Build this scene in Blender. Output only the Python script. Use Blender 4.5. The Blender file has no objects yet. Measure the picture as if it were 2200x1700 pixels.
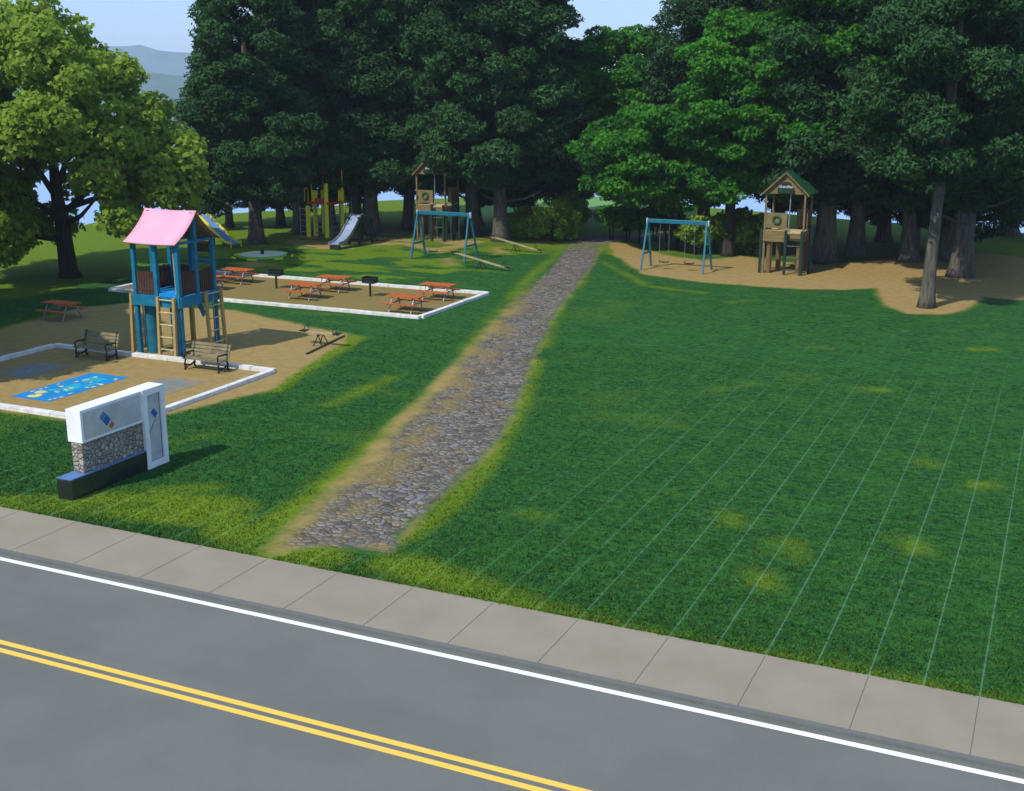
import bpy, math, random
import numpy as np
from mathutils import Vector, Matrix

random.seed(7)
S = bpy.context.scene
COL = S.collection
R = math.radians

# ------------------------------------------------------------------ camera
F = 2574.0                      # focal length in pixels of a 2200 px wide picture
CX, CY, H = 1100.0, 850.0, 11.01
PITCH, YAW = R(14.5692), R(24.7135)
K = 2200 / 2184
cd = np.array([-math.sin(YAW) * math.cos(PITCH), math.cos(YAW) * math.cos(PITCH), -math.sin(PITCH)])
cr = np.array([math.cos(YAW), math.sin(YAW), 0.0])
cu = np.cross(cr, cd)
cam = bpy.data.cameras.new('camera')
cam.sensor_width = 36.0
cam.lens = 36.0 * F / 2200.0
cam.clip_start, cam.clip_end = 0.5, 12000
co = bpy.data.objects.new('camera', cam)
COL.objects.link(co)
co.location = (0, 0, H)
co.rotation_euler = (math.pi / 2 - PITCH, 0, YAW)
S.camera = co


def g(px, py, z=0.0, k=K):
    """survey point: where the sight line through a picture point meets height z"""
    v = (px * k - CX) * cr - (py * k - CY) * cu + F * cd
    t = (z - H) / v[2]
    return np.array([0, 0, H]) + t * v


# ------------------------------------------------------------------ helpers
def tag(o, label=None, cat=None, group=None, kind=None):
    if label: o['label'] = label
    if cat: o['category'] = cat
    if group: o['group'] = group
    if kind: o['kind'] = kind
    return o


def empty(name, loc, label=None, cat=None, group=None):
    o = bpy.data.objects.new(name, None)
    o.empty_display_size = 0.3
    COL.objects.link(o)
    o.location = loc
    return tag(o, label, cat, group)


def children(o):
    return [c for c in bpy.data.objects if c.parent is o]


def copy_tree(o, parent=None, kids=None):
    c = o.copy()
    COL.objects.link(c)
    if parent is not None:
        c.parent = parent
    for ch in children(o):
        copy_tree(ch, c)
    return c


def wloc(o):
    v = Vector((0, 0, 0))
    while o is not None:
        v += o.location
        o = o.parent
    return v


class MB:
    def __init__(s):
        s.v, s.f, s.m = [], [], []

    def add(s, vs, fs, m=0):
        b = len(s.v)
        s.v += [tuple(map(float, p)) for p in vs]
        for f in fs:
            s.f.append([b + i for i in f]); s.m.append(m)
        return s

    def box(s, x0, x1, y0, y1, z0, z1, m=0):
        vs = [(x0, y0, z0), (x1, y0, z0), (x1, y1, z0), (x0, y1, z0), (x0, y0, z1), (x1, y0, z1), (x1, y1, z1), (x0, y1, z1)]
        return s.add(vs, [(3, 2, 1, 0), (4, 5, 6, 7), (0, 1, 5, 4), (1, 2, 6, 5), (2, 3, 7, 6), (3, 0, 4, 7)], m)

    def beam(s, a, b, w, h, up=(0, 0, 1), m=0):
        a, b = Vector(a), Vector(b)
        d = (b - a).normalized(); up = Vector(up)
        if abs(d.dot(up)) > 0.98: up = Vector((0, 1, 0))
        x = d.cross(up).normalized(); y = x.cross(d)
        vs = []
        for p in (a, b):
            for (i, j) in ((-1, -1), (1, -1), (1, 1), (-1, 1)):
                vs.append(p + x * (i * w / 2) + y * (j * h / 2))
        return s.add(vs, [(0, 1, 2, 3), (7, 6, 5, 4), (4, 5, 1, 0), (5, 6, 2, 1), (6, 7, 3, 2), (7, 4, 0, 3)], m)

    def tube(s, pts, rad, n=8, m=0, cap=True):
        pts = [Vector(p) for p in pts]
        if not hasattr(rad, '__len__'): rad = [rad] * len(pts)
        rings = []; prev = None
        b = len(s.v)
        for i, p in enumerate(pts):
            d = (pts[min(i + 1, len(pts) - 1)] - pts[max(i - 1, 0)]).normalized()
            ref = prev if prev is not None else (Vector((1, 0, 0)) if abs(d.x) < 0.9 else Vector((0, 1, 0)))
            x = (ref - d * ref.dot(d)).normalized(); y = d.cross(x); prev = x
            for k in range(n):
                a = 2 * math.pi * k / n
                s.v.append(tuple(p + (x * math.cos(a) + y * math.sin(a)) * rad[i]))
        for i in range(len(pts) - 1):
            for k in range(n):
                k2 = (k + 1) % n
                s.f.append([b + i * n + k, b + i * n + k2, b + (i + 1) * n + k2, b + (i + 1) * n + k]); s.m.append(m)
        if cap:
            s.f.append([b + k for k in reversed(range(n))]); s.m.append(m)
            s.f.append([b + (len(pts) - 1) * n + k for k in range(n)]); s.m.append(m)
        return s

    def cyl(s, x, y, z0, z1, r0, r1=None, n=12, m=0):
        return s.tube([(x, y, z0), (x, y, z1)], [r0, r0 if r1 is None else r1], n, m)

    def prism(s, poly, a, b, m=0):
        """poly: list of 3-D points; extruded by the vector b"""
        n = len(poly); o = Vector(b)
        vs = [Vector(p) for p in poly] + [Vector(p) + o for p in poly]
        fs = [list(range(n))[::-1], [n + i for i in range(n)]]
        for i in range(n):
            j = (i + 1) % n
            fs.append([i, j, n + j, n + i])
        return s.add(vs, fs, m)

    def flat(s, poly, z, m=0):
        return s.add([(p[0], p[1], z) for p in poly], [list(range(len(poly)))], m)

    def build(s, name, mat, parent=None, bevel=0, smooth=False):
        me = bpy.data.meshes.new(name)
        off = wloc(parent) if parent is not None else Vector((0, 0, 0))
        me.from_pydata([(x - off.x, y - off.y, z - off.z) for x, y, z in s.v], [], s.f)
        for mm in (mat if isinstance(mat, (list, tuple)) else [mat]): me.materials.append(mm)
        me.polygons.foreach_set('material_index', s.m)
        if smooth: me.polygons.foreach_set('use_smooth', [True] * len(s.f))
        me.update()
        import bmesh
        bm = bmesh.new(); bm.from_mesh(me)
        bmesh.ops.recalc_face_normals(bm, faces=bm.faces)
        bm.to_mesh(me); bm.free()
        o = bpy.data.objects.new(name, me)
        COL.objects.link(o)
        if parent is not None: o.parent = parent
        if bevel:
            bv = o.modifiers.new('bevel', 'BEVEL'); bv.width = bevel; bv.segments = 2; bv.limit_method = 'ANGLE'
        return o


def fast_mesh(name, verts, quads, mat, parent=None, tint=None, attrs=None, smooth=False):
    me = bpy.data.meshes.new(name)
    nv, nf = len(verts), len(quads)
    me.vertices.add(nv); me.vertices.foreach_set('co', np.asarray(verts, np.float32).ravel())
    me.loops.add(nf * 4); me.loops.foreach_set('vertex_index', np.asarray(quads, np.int32).ravel())
    me.polygons.add(nf)
    me.polygons.foreach_set('loop_start', np.arange(0, nf * 4, 4, dtype=np.int32))
    me.polygons.foreach_set('loop_total', np.full(nf, 4, np.int32))
    if smooth: me.polygons.foreach_set('use_smooth', np.ones(nf, bool))
    if tint is not None:
        a = me.attributes.new('tint', 'FLOAT', 'FACE'); a.data.foreach_set('value', np.asarray(tint, np.float32))
    for k, v in (attrs or {}).items():
        a = me.attributes.new(k, 'FLOAT', 'POINT'); a.data.foreach_set('value', np.asarray(v, np.float32))
    me.materials.append(mat)
    me.update(calc_edges=True)
    me.validate()
    o = bpy.data.objects.new(name, me)
    COL.objects.link(o)
    if parent is not None: o.parent = parent
    return o


# ------------------------------------------------------------------ materials
class NT:
    def __init__(s, name):
        s.mat = bpy.data.materials.new(name); s.mat.use_nodes = True
        s.t = s.mat.node_tree; s.p = s.t.nodes['Principled BSDF']
        s.pos = s.n('ShaderNodeNewGeometry').outputs['Position']

    def n(s, t, **kw):
        x = s.t.nodes.new(t)
        for k, v in kw.items(): setattr(x, k, v)
        return x

    def l(s, a, b):
        if hasattr(a, 'is_linked') or hasattr(a, 'links'): s.t.links.new(a, b)
        else: b.default_value = a

    def math(s, op, a, b=0.0, c=None, clamp=False):
        x = s.n('ShaderNodeMath', operation=op, use_clamp=clamp)
        s.l(a, x.inputs[0]); s.l(b, x.inputs[1])
        if c is not None: s.l(c, x.inputs[2])
        return x.outputs[0]

    def noise(s, scale, detail=4, rough=0.6, stretch=None, src=None):
        x = s.n('ShaderNodeTexNoise'); x.inputs['Scale'].default_value = scale
        x.inputs['Detail'].default_value = detail; x.inputs['Roughness'].default_value = rough
        p = src or s.pos
        if stretch:
            m = s.n('ShaderNodeMapping'); m.inputs['Scale'].default_value = stretch
            s.l(p, m.inputs['Vector']); p = m.outputs[0]
        s.l(p, x.inputs['Vector'])
        return x.outputs['Fac']

    def ramp(s, fac, lo, hi, smooth=True):
        x = s.n('ShaderNodeMapRange'); x.interpolation_type = 'SMOOTHSTEP' if smooth else 'LINEAR'
        s.l(fac, x.inputs[0]); x.inputs[1].default_value = lo; x.inputs[2].default_value = hi
        return x.outputs[0]

    def mix(s, fac, a, b, mode='MIX'):
        x = s.n('ShaderNodeMix', data_type='RGBA', blend_type=mode)
        s.l(fac, x.inputs[0])
        for v, i in ((a, 6), (b, 7)):
            s.l((*v, 1) if isinstance(v, tuple) and len(v) == 3 else v, x.inputs[i])
        return x.outputs[2]

    def attr(s, name):
        return s.n('ShaderNodeAttribute', attribute_name=name).outputs['Fac']

    def bump(s, h, strength=0.4, dist=0.02):
        x = s.n('ShaderNodeBump'); x.inputs['Strength'].default_value = strength; x.inputs['Distance'].default_value = dist
        s.l(h, x.inputs['Height']); s.l(x.outputs[0], s.p.inputs['Normal'])

    def out(s, col, rough=0.7, spec=0.3, metal=0.0):
        s.l(col, s.p.inputs['Base Color'])
        s.l(rough, s.p.inputs['Roughness'])
        s.p.inputs['Specular IOR Level'].default_value = spec
        s.p.inputs['Metallic'].default_value = metal
        return s.mat


def simple(name, c1, c2=None, scale=3.0, rough=0.6, bump=0.0, stretch=None, spec=0.3, metal=0.0):
    m = NT(name)
    c2 = c2 or tuple(c * 0.7 for c in c1)
    f = m.ramp(m.noise(scale, 5, 0.65, stretch), 0.32, 0.68)
    if bump: m.bump(m.noise(scale * 4, 4, 0.6, stretch), bump, 0.02)
    return m.out(m.mix(f, c1, c2), rough, spec, metal)


M = {}
M['blue'] = simple('blue_paint', (0.010, 0.175, 0.275), (0.007, 0.125, 0.205), 2.5, 0.45)
M['bright_blue'] = simple('bright_blue_plastic', (0.01, 0.26, 0.62), (0.01, 0.22, 0.5), 2.0, 0.4)
M['blue_barrel'] = simple('blue_barrel', (0.008, 0.10, 0.15), (0.012, 0.15, 0.21), 2.0, 0.5)
M['brown_slat'] = simple('brown_slats', (0.055, 0.026, 0.017), (0.085, 0.038, 0.022), 6, 0.7, 0.2, (1, 1, .2))
M['pine_wood'] = simple('yellow_wood', (0.42, 0.28, 0.085), (0.33, 0.22, 0.07), 4, 0.6, 0.2, (1, 1, .2))
M['rung'] = simple('pale_rung', (0.5, 0.44, 0.28), (0.42, 0.36, 0.2), 5, 0.6)
M['rope'] = simple('grey_rope', (0.3, 0.29, 0.26), None, 12, 0.8)
M['pink'] = simple('pink_canvas', (0.84, 0.36, 0.46), (0.80, 0.32, 0.42), 1.2, 0.75, 0.08)
M['lining'] = simple('tan_lining', (0.20, 0.14, 0.045), (0.16, 0.11, 0.04), 1.5, 0.8)
M['white'] = simple('white_stone', (0.80, 0.80, 0.78), (0.70, 0.70, 0.68), 2.2, 0.55, 0.05)
M['white_rail'] = simple('white_rail', (0.72, 0.71, 0.66), (0.52, 0.51, 0.47), 3.0, 0.65, 0.15)
M['panel'] = simple('grey_panel', (0.52, 0.52, 0.50), (0.40, 0.40, 0.385), 1.6, 0.5)
M['groove'] = simple('panel_groove', (0.16, 0.16, 0.15), None, 3, 0.7)
M['emblem_blue'] = simple('emblem_blue', (0.015, 0.13, 0.36), (0.012, 0.11, 0.30), 3, 0.4)
M['emblem_orange'] = simple('emblem_orange', (0.62, 0.12, 0.04), None, 3, 0.5)
M['emblem_yellow'] = simple('emblem_yellow', (0.52, 0.52, 0.28), None, 3, 0.5)
M['granite'] = simple('polished_granite', (0.012, 0.016, 0.015), (0.022, 0.028, 0.026), 30, 0.16, 0, None, 0.9)
M['sky_reflection_blue'] = simple('painted_sky_reflection', (0.10, 0.20, 0.42), (0.08, 0.16, 0.34), 6, 0.3, 0, None, .5)
M['table_red'] = simple('orange_planks', (0.47, 0.115, 0.022), (0.37, 0.085, 0.018), 5, 0.55, 0.15, (.3, 1, 1))
M['galv'] = simple('galvanised_steel', (0.30, 0.33, 0.34), (0.22, 0.24, 0.25), 6, 0.45, 0, None, 0.5, 0.3)
M['iron'] = simple('black_iron', (0.012, 0.016, 0.016), (0.02, 0.024, 0.024), 5, 0.5)
M['bench_wood'] = simple('weathered_slats', (0.24, 0.20, 0.105), (0.14, 0.115, 0.06), 5, 0.75, 0.3, (.25, 1, 1))
M['yellow'] = simple('yellow_paint', (0.88, 0.78, 0.012), (0.82, 0.70, 0.012), 2, 0.4)
M['orange'] = simple('orange_plastic', (0.55, 0.08, 0.02), (0.42, 0.06, 0.018), 2, 0.45)
M['steel'] = simple('slide_steel', (0.30, 0.37, 0.50), (0.24, 0.30, 0.42), 2, 0.4, 0, None, 0.6, 0.15)
M['slide_blue'] = simple('slide_blue', (0.20, 0.36, 0.72), (0.17, 0.31, 0.64), 2, 0.4)
M['dark_green'] = simple('dark_green_paint', (0.010, 0.040, 0.027), (0.008, 0.028, 0.02), 3, 0.5)
M['roof_green'] = simple('green_shingle', (0.012, 0.095, 0.04), (0.010, 0.07, 0.032), 5, 0.6, 0.2)
M['tan_wood'] = simple('tan_wood', (0.21, 0.15, 0.06), (0.155, 0.11, 0.045), 4, 0.7, 0.2, (.4, .4, 2))
M['log'] = simple('log_wood', (0.17, 0.11, 0.05), (0.11, 0.075, 0.035), 4, 0.8, 0.3, (1, 1, .2))
M['pale_wood'] = simple('pale_deck', (0.48, 0.38, 0.19), (0.40, 0.31, 0.15), 4, 0.6)
M['seesaw_wood'] = simple('pale_board', (0.38, 0.31, 0.15), (0.28, 0.22, 0.11), 3, 0.65)
M['shadow_dark'] = simple('shadow_strip_dark', (0.035, 0.035, 0.02), (0.055, 0.05, 0.03), 4, 0.8, 0.2)
M['disc'] = simple('pale_disc', (0.66, 0.61, 0.45), (0.58, 0.57, 0.40), 1.5, 0.6)
M['lime'] = simple('lime_rim', (0.24, 0.58, 0.10), (0.20, 0.5, 0.09), 2, 0.5)
M['wreath'] = simple('wreath_leaves', (0.012, 0.07, 0.018), (0.025, 0.11, 0.025), 14, 0.8, 0.4)
M['swing_blue'] = simple('swing_blue', (0.008, 0.115, 0.17), (0.011, 0.145, 0.21), 3, 0.4)
M['mat_blue'] = simple('mat_blue', (0.004, 0.185, 0.43), (0.005, 0.215, 0.50), 1.5, 0.7)
M['mat_teal'] = simple('mat_teal', (0.01, 0.30, 0.44), (0.012, 0.36, 0.42), 3, 0.7)
M['mat_cream'] = simple('mat_cream', (0.48, 0.42, 0.22), (0.6, 0.55, 0.25), 5, 0.7)
M['mat_yellow'] = simple('mat_yellow', (0.62, 0.60, 0.20), (0.56, 0.52, 0.16), 4, 0.7)
M['pad_grey'] = simple('pad_grey', (0.185, 0.165, 0.135), (0.23, 0.185, 0.11), 2, 0.85, 0.2)
M['cyan_line'] = simple('cyan_line', (0.01, 0.33, 0.42), (0.02, 0.26, 0.33), 4, 0.7)
M['asphalt'] = None


def road_mat():
    m = NT('asphalt')
    big = m.noise(0.35, 4, .6); fine = m.noise(60, 2, .7)
    c = m.mix(m.ramp(big, .3, .7), (0.136, 0.139, 0.116), (0.158, 0.160, 0.136))
    c = m.mix(m.math('MULTIPLY', m.ramp(fine, .35, .75), .45), c, (0.085, 0.09, 0.082))
    c = m.mix(m.math('MULTIPLY', m.ramp(m.noise(110, 2, .5), .62, .75), .35), c, (0.26, 0.26, 0.24))
    c = m.mix(m.math('MULTIPLY', m.ramp(m.noise(.5, 5, .7, (.12, 1.6, 1)), .5, .75), .22), c, (0.095, 0.10, 0.092))
    m.bump(fine, .25, .01)
    return m.out(c, .85, .2)


def paint_mat(name, c, wear):
    m = NT(name)
    f = m.ramp(m.noise(25, 5, .7), .62, .78)
    m.bump(m.noise(60, 2), .15, .01)
    return m.out(m.mix(m.math('MULTIPLY', f, wear), c, (0.2, 0.2, 0.19)), .6, .3)


def walk_mat():
    m = NT('concrete_walk')
    big = m.noise(.8, 5, .6); fine = m.noise(45, 3, .7)
    c = m.mix(m.ramp(big, .3, .7), (0.240, 0.208, 0.146), (0.270, 0.236, 0.170))
    c = m.mix(m.math('MULTIPLY', m.ramp(fine, .45, .8), .3), c, (0.22, 0.20, 0.16))
    m.bump(fine, .2, .01)
    return m.out(c, .85, .2)


def stone_wall_mat():
    m = NT('field_stone')
    v = m.n('ShaderNodeTexVoronoi'); v.inputs['Scale'].default_value = 6.5
    w = m.n('ShaderNodeVectorMath', operation='MULTIPLY_ADD')
    nn = m.n('ShaderNodeTexNoise'); nn.inputs['Scale'].default_value = 5; m.l(m.pos, nn.inputs['Vector'])
    m.l(nn.outputs['Color'], w.inputs[0]); w.inputs[1].default_value = (.12, .12, .12); m.l(m.pos, w.inputs[2])
    m.l(w.outputs[0], v.inputs['Vector'])
    e = m.n('ShaderNodeTexVoronoi', feature='DISTANCE_TO_EDGE'); e.inputs['Scale'].default_value = 6.5
    m.l(w.outputs[0], e.inputs['Vector'])
    sep = m.n('ShaderNodeSeparateColor'); m.l(v.outputs['Color'], sep.inputs[0])
    c = m.mix(sep.outputs[0], (0.22, 0.19, 0.15), (0.42, 0.38, 0.32))
    c = m.mix(m.ramp(e.outputs['Distance'], 0.0, .09), (0.09, 0.08, 0.065), c)
    m.bump(m.ramp(e.outputs['Distance'], 0.0, .2), .8, .04)
    return m.out(c, .85, .2)


def bark_mat(name, a, b):
    m = NT(name)
    n1 = m.noise(7, 5, .65, (1, 1, .16))
    m.bump(n1, .9, .06)
    return m.out(m.mix(m.ramp(n1, .3, .7), a, b), .9, .1)


def leaf_mat(name, dark, light, trans=0.25):
    m = NT(name)
    t = m.attr('tint')
    clump = m.noise(0.55, 3, .6)
    f = m.math('ADD', m.math('MULTIPLY', t, .75), m.math('MULTIPLY', m.ramp(clump, .35, .68), .35), clamp=True)
    c = m.mix(f, dark, light)
    m.out(c, .7, .06)
    tr = m.n('ShaderNodeBsdfTranslucent'); m.l(c, tr.inputs['Color'])
    mx = m.n('ShaderNodeMixShader'); mx.inputs[0].default_value = trans
    m.l(m.p.outputs[0], mx.inputs[1]); m.l(tr.outputs[0], mx.inputs[2])
    m.l(mx.outputs[0], m.t.nodes['Material Output'].inputs['Surface'])
    return m.mat


M['asphalt'] = road_mat()
M['line_white'] = paint_mat('road_white', (0.80, 0.80, 0.79), .35)
M['line_yellow'] = paint_mat('road_yellow', (0.80, 0.50, 0.075), .35)
M['walk'] = walk_mat()
M['kerb'] = simple('kerb_concrete', (0.135, 0.138, 0.126), (0.118, 0.12, 0.11), 4, .85, .2)
M['stone'] = stone_wall_mat()
M['bark_pine'] = bark_mat('pine_bark', (0.060, 0.053, 0.041), (0.140, 0.124, 0.098))
M['bark_dark'] = bark_mat('dark_bark', (0.020, 0.020, 0.014), (0.05, 0.046, 0.034))
M['pine'] = leaf_mat('pine_needles', (0.019, 0.052, 0.022), (0.048, 0.128, 0.036), .2)
M['maple'] = leaf_mat('maple_leaves', (0.185, 0.290, 0.034), (0.310, 0.440, 0.052), .5)
M['lime_leaf'] = leaf_mat('bright_leaves', (0.020, 0.092, 0.018), (0.080, 0.285, 0.022), .4)
M['bush'] = leaf_mat('bush_leaves', (0.095, 0.19, 0.016), (0.34, 0.47, 0.045), .45)


# ------------------------------------------------------------------ ground
def sd_poly(P, X, Y):
    """signed distance to polygon (negative inside)"""
    P = np.array([tuple(p)[:2] for p in P])
    d = np.full(X.shape, 1e18); ins = np.zeros(X.shape, bool)
    n = len(P)
    for i in range(n):
        a, b = P[i], P[(i + 1) % n]
        e = b - a; wx, wy = X - a[0], Y - a[1]
        t = np.clip((wx * e[0] + wy * e[1]) / (e @ e + 1e-12), 0, 1)
        d = np.minimum(d, (wx - t * e[0]) ** 2 + (wy - t * e[1]) ** 2)
        c = ((a[1] <= Y) & (b[1] > Y)) | ((b[1] <= Y) & (a[1] > Y))
        with np.errstate(divide='ignore', invalid='ignore'):
            xi = a[0] + (Y - a[1]) * e[0] / (e[1] if abs(e[1]) > 1e-12 else 1e-12)
        ins ^= c & (X < xi)
    d = np.sqrt(d)
    return np.where(ins, -d, d)


def sd_line(P, X, Y):
    P = np.array([tuple(p)[:2] for p in P]); d = np.full(X.shape, 1e18)
    for a, b in zip(P[:-1], P[1:]):
        e = b - a; wx, wy = X - a[0], Y - a[1]
        t = np.clip((wx * e[0] + wy * e[1]) / (e @ e + 1e-12), 0, 1)
        d = np.minimum(d, (wx - t * e[0]) ** 2 + (wy - t * e[1]) ** 2)
    return np.sqrt(d)


def sstep(a, b, x):
    t = np.clip((x - a) / (b - a), 0, 1); return t * t * (3 - 2 * t)


def vnoise(X, Y, scale, seed, octv=3):
    out = np.zeros(X.shape); amp, tot = 1.0, 0.0
    for o in range(octv):
        rng = np.random.RandomState(seed + o)
        T = rng.rand(256, 256)
        x, y = X * scale * 2 ** o, Y * scale * 2 ** o
        xi, yi = np.floor(x).astype(int), np.floor(y).astype(int)
        fx, fy = x - xi, y - yi
        fx, fy = fx * fx * (3 - 2 * fx), fy * fy * (3 - 2 * fy)
        a = T[xi % 256, yi % 256]; b = T[(xi + 1) % 256, yi % 256]
        c = T[xi % 256, (yi + 1) % 256]; d = T[(xi + 1) % 256, (yi + 1) % 256]
        out += amp * ((a * (1 - fx) + b * fx) * (1 - fy) + (c * (1 - fx) + d * fx) * fy)
        tot += amp; amp *= .5
    return out / tot


def W(*pts): return [g(x, y) for x, y in pts]


# the plateau's far brow, as bearing -> distance
brow = np.array([g(*p)[:2] for p in ((0, 495), (160, 491), (207, 480), (441, 465), (575, 455), (640, 453), (815, 432), (1050, 424),
                                     (1250, 420), (1400, 440), (1745, 468), (1853, 479), (1936, 483), (2085, 487), (2184, 505))])
bb = np.arctan2(brow[:, 0], brow[:, 1]); br = np.hypot(brow[:, 0], brow[:, 1])


def ground_z(X, Y):
    rb = np.interp(np.arctan2(X, Y), bb, br)
    s = np.maximum(np.hypot(X, Y) - rb, 0)
    drop = np.where(s < 20, s * s * .012, 4.8 + (s - 20) * .42)
    return -np.minimum(drop, 46)


LAWN_Y = 21.92
gx = np.concatenate([np.arange(-420, -90, 15), np.arange(-90, -57, .5), np.arange(-57, 14, .2), np.arange(14, 60, 1), np.arange(60, 421, 15)])
gy = np.concatenate([np.arange(LAWN_Y, 86, .2), np.arange(86, 126, .5), np.arange(126, 430, 12)])
X, Y = np.meshgrid(gx, gy, indexing='ij')
Z = ground_z(X, Y)
n1 = vnoise(X, Y, .35, 3); n2 = vnoise(X, Y, 1.1, 9); n3 = vnoise(X, Y * .55, .22, 21); n4 = vnoise(X * .5, Y, .8, 33)
wob = (n2 - .5) * .9

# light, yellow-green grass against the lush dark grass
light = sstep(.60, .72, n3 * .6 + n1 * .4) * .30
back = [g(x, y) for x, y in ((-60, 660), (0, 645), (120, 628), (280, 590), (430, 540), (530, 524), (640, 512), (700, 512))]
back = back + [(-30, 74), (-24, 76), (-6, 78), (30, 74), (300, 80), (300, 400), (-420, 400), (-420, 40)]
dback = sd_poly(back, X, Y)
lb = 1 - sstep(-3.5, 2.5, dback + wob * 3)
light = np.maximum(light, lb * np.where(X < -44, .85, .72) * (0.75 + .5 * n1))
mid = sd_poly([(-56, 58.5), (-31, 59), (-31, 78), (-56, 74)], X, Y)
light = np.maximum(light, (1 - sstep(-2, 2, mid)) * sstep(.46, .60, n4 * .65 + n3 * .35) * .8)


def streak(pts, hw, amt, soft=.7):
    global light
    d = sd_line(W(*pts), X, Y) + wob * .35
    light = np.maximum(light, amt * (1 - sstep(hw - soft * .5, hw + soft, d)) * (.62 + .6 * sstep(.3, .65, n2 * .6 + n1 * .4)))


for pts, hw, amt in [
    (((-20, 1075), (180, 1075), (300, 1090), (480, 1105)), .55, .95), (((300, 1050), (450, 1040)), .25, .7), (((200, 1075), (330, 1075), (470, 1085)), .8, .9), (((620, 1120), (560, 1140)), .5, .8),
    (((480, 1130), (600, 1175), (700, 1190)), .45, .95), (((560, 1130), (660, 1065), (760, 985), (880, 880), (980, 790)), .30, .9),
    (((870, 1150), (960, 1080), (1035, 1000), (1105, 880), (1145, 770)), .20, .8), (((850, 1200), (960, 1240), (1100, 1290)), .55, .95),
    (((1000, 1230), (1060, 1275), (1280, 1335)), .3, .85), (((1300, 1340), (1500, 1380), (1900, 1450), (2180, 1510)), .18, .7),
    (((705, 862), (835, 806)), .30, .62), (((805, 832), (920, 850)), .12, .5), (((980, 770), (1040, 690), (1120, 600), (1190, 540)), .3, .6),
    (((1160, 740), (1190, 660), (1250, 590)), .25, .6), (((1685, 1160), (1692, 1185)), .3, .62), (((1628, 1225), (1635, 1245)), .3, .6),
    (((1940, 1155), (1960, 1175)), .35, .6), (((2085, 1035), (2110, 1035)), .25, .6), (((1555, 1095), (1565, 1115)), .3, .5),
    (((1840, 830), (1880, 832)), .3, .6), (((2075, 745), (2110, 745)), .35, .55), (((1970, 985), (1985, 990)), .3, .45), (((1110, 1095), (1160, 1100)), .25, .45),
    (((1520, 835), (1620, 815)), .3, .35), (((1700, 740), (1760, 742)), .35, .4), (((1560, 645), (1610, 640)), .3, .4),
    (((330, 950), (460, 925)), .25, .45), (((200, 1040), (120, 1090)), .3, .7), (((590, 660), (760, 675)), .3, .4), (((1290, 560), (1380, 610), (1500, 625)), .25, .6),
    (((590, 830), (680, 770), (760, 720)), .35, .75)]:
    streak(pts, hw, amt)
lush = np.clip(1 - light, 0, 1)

# bare earth
dirt_polys = [
    W((1296, 516), (1312, 545), (1372, 585), (1500, 603), (1690, 616), (1800, 618), (1868, 614), (1885, 650), (1935, 668), (2010, 672), (2068, 656), (2100, 634), (2170, 640), (2250, 640), (2260, 560), (2100, 540), (1900, 552), (1750, 566), (1640, 556), (1590, 546), (1500, 556), (1420, 545), (1340, 522)),
    [(-44, 36)] + W((60, 685), (180, 655), (300, 645), (385, 657), (500, 662), (590, 683), (690, 703), (742, 712), (735, 732), (690, 755), (640, 790), (575, 832)) + [(-27.4, 31), (-27.3, 29.2), (-39.6, 29.2), (-42, 33)],
    [(-47.4, 50), (-27.9, 50), (-27.9, 57.7), (-47.4, 57.7)],
    W((600, 512), (680, 492), (830, 485), (900, 490), (1000, 498), (1062, 508), (1010, 522), (940, 540), (850, 522), (720, 535), (620, 528)),
    W((930, 552), (970, 548), (985, 565), (950, 568)), W((500, 560), (560, 556), (600, 566), (520, 572)), W((1040, 527), (1075, 525), (1090, 540), (1050, 545)),
    W((1130, 512), (1215, 508), (1215, 520), (1140, 522)),
]
soft = [.55, .55, .1, .9, .8, .9, .7, .8]
amount = [1, 1, 1, .85, .6, .7, .6, .6]
dirt = np.zeros(X.shape); sdd = np.full(X.shape, 99.0)
for P, sf, am in zip(dirt_polys, soft, amount):
    d = sd_poly(P, X, Y)
    dirt = np.maximum(dirt, am * (1 - sstep(-sf, sf, d + wob * (sf * .9))))
    if am > .9: sdd = np.minimum(sdd, d)
mm_ = (sd_poly(dirt_polys[3], X, Y) < 1)
dirt = np.where(mm_, dirt * (1 - .9 * sstep(.52, .66, n4)), dirt)
pg_ = (1 - sstep(-.4, .2, sd_poly(dirt_polys[2], X, Y)))
olive = np.clip(pg_, 0, 1)
ring = np.exp(-((dirt - .35) / .25) ** 2) * (dirt > .02)
lush = np.clip(lush - ring * .5, 0, 1)
# footpath
pl = ((600, 1168), (665, 1110), (735, 1040), (800, 980), (860, 910), (930, 840), (1000, 765), (1055, 700), (1100, 650), (1150, 595), (1185, 560), (1210, 525))
pr = ((835, 1178), (925, 1075), (1000, 1010), (1050, 960), (1090, 900), (1120, 820), (1150, 740), (1185, 670), (1225, 615), (1262, 570), (1283, 525))
path_poly = W(*pl) + W(*pr[::-1])
dp = sd_poly(path_poly, X, Y)
sedge = sd_line(W(*pl), X, Y)
pathw = 1 - sstep(-.75, .55, dp + wob * .6)
tan = np.exp(-(sedge / 1.25) ** 2) * sstep(80, 34, Y) * (.45 + .9 * sstep(.35, .6, n2))
tan = np.maximum(tan, pathw * sstep(.60, .72, n1 * .5 + n2 * .5) * .6)
tan = np.clip(tan, 0, 1)
tan = np.maximum(tan, (1 - sstep(.1, .8, sd_line(W((600, 1170), (700, 1190), (800, 1172)), X, Y) + wob * .5)) * .8)
junction = 1 - sstep(-1, 1, sd_poly(W((1205, 522), (1285, 522), (1330, 512), (1420, 508), (1420, 500), (1260, 502), (1215, 508)), X, Y))
pathw = np.maximum(pathw, np.maximum(junction, 0))
pe_all = sedge
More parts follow.
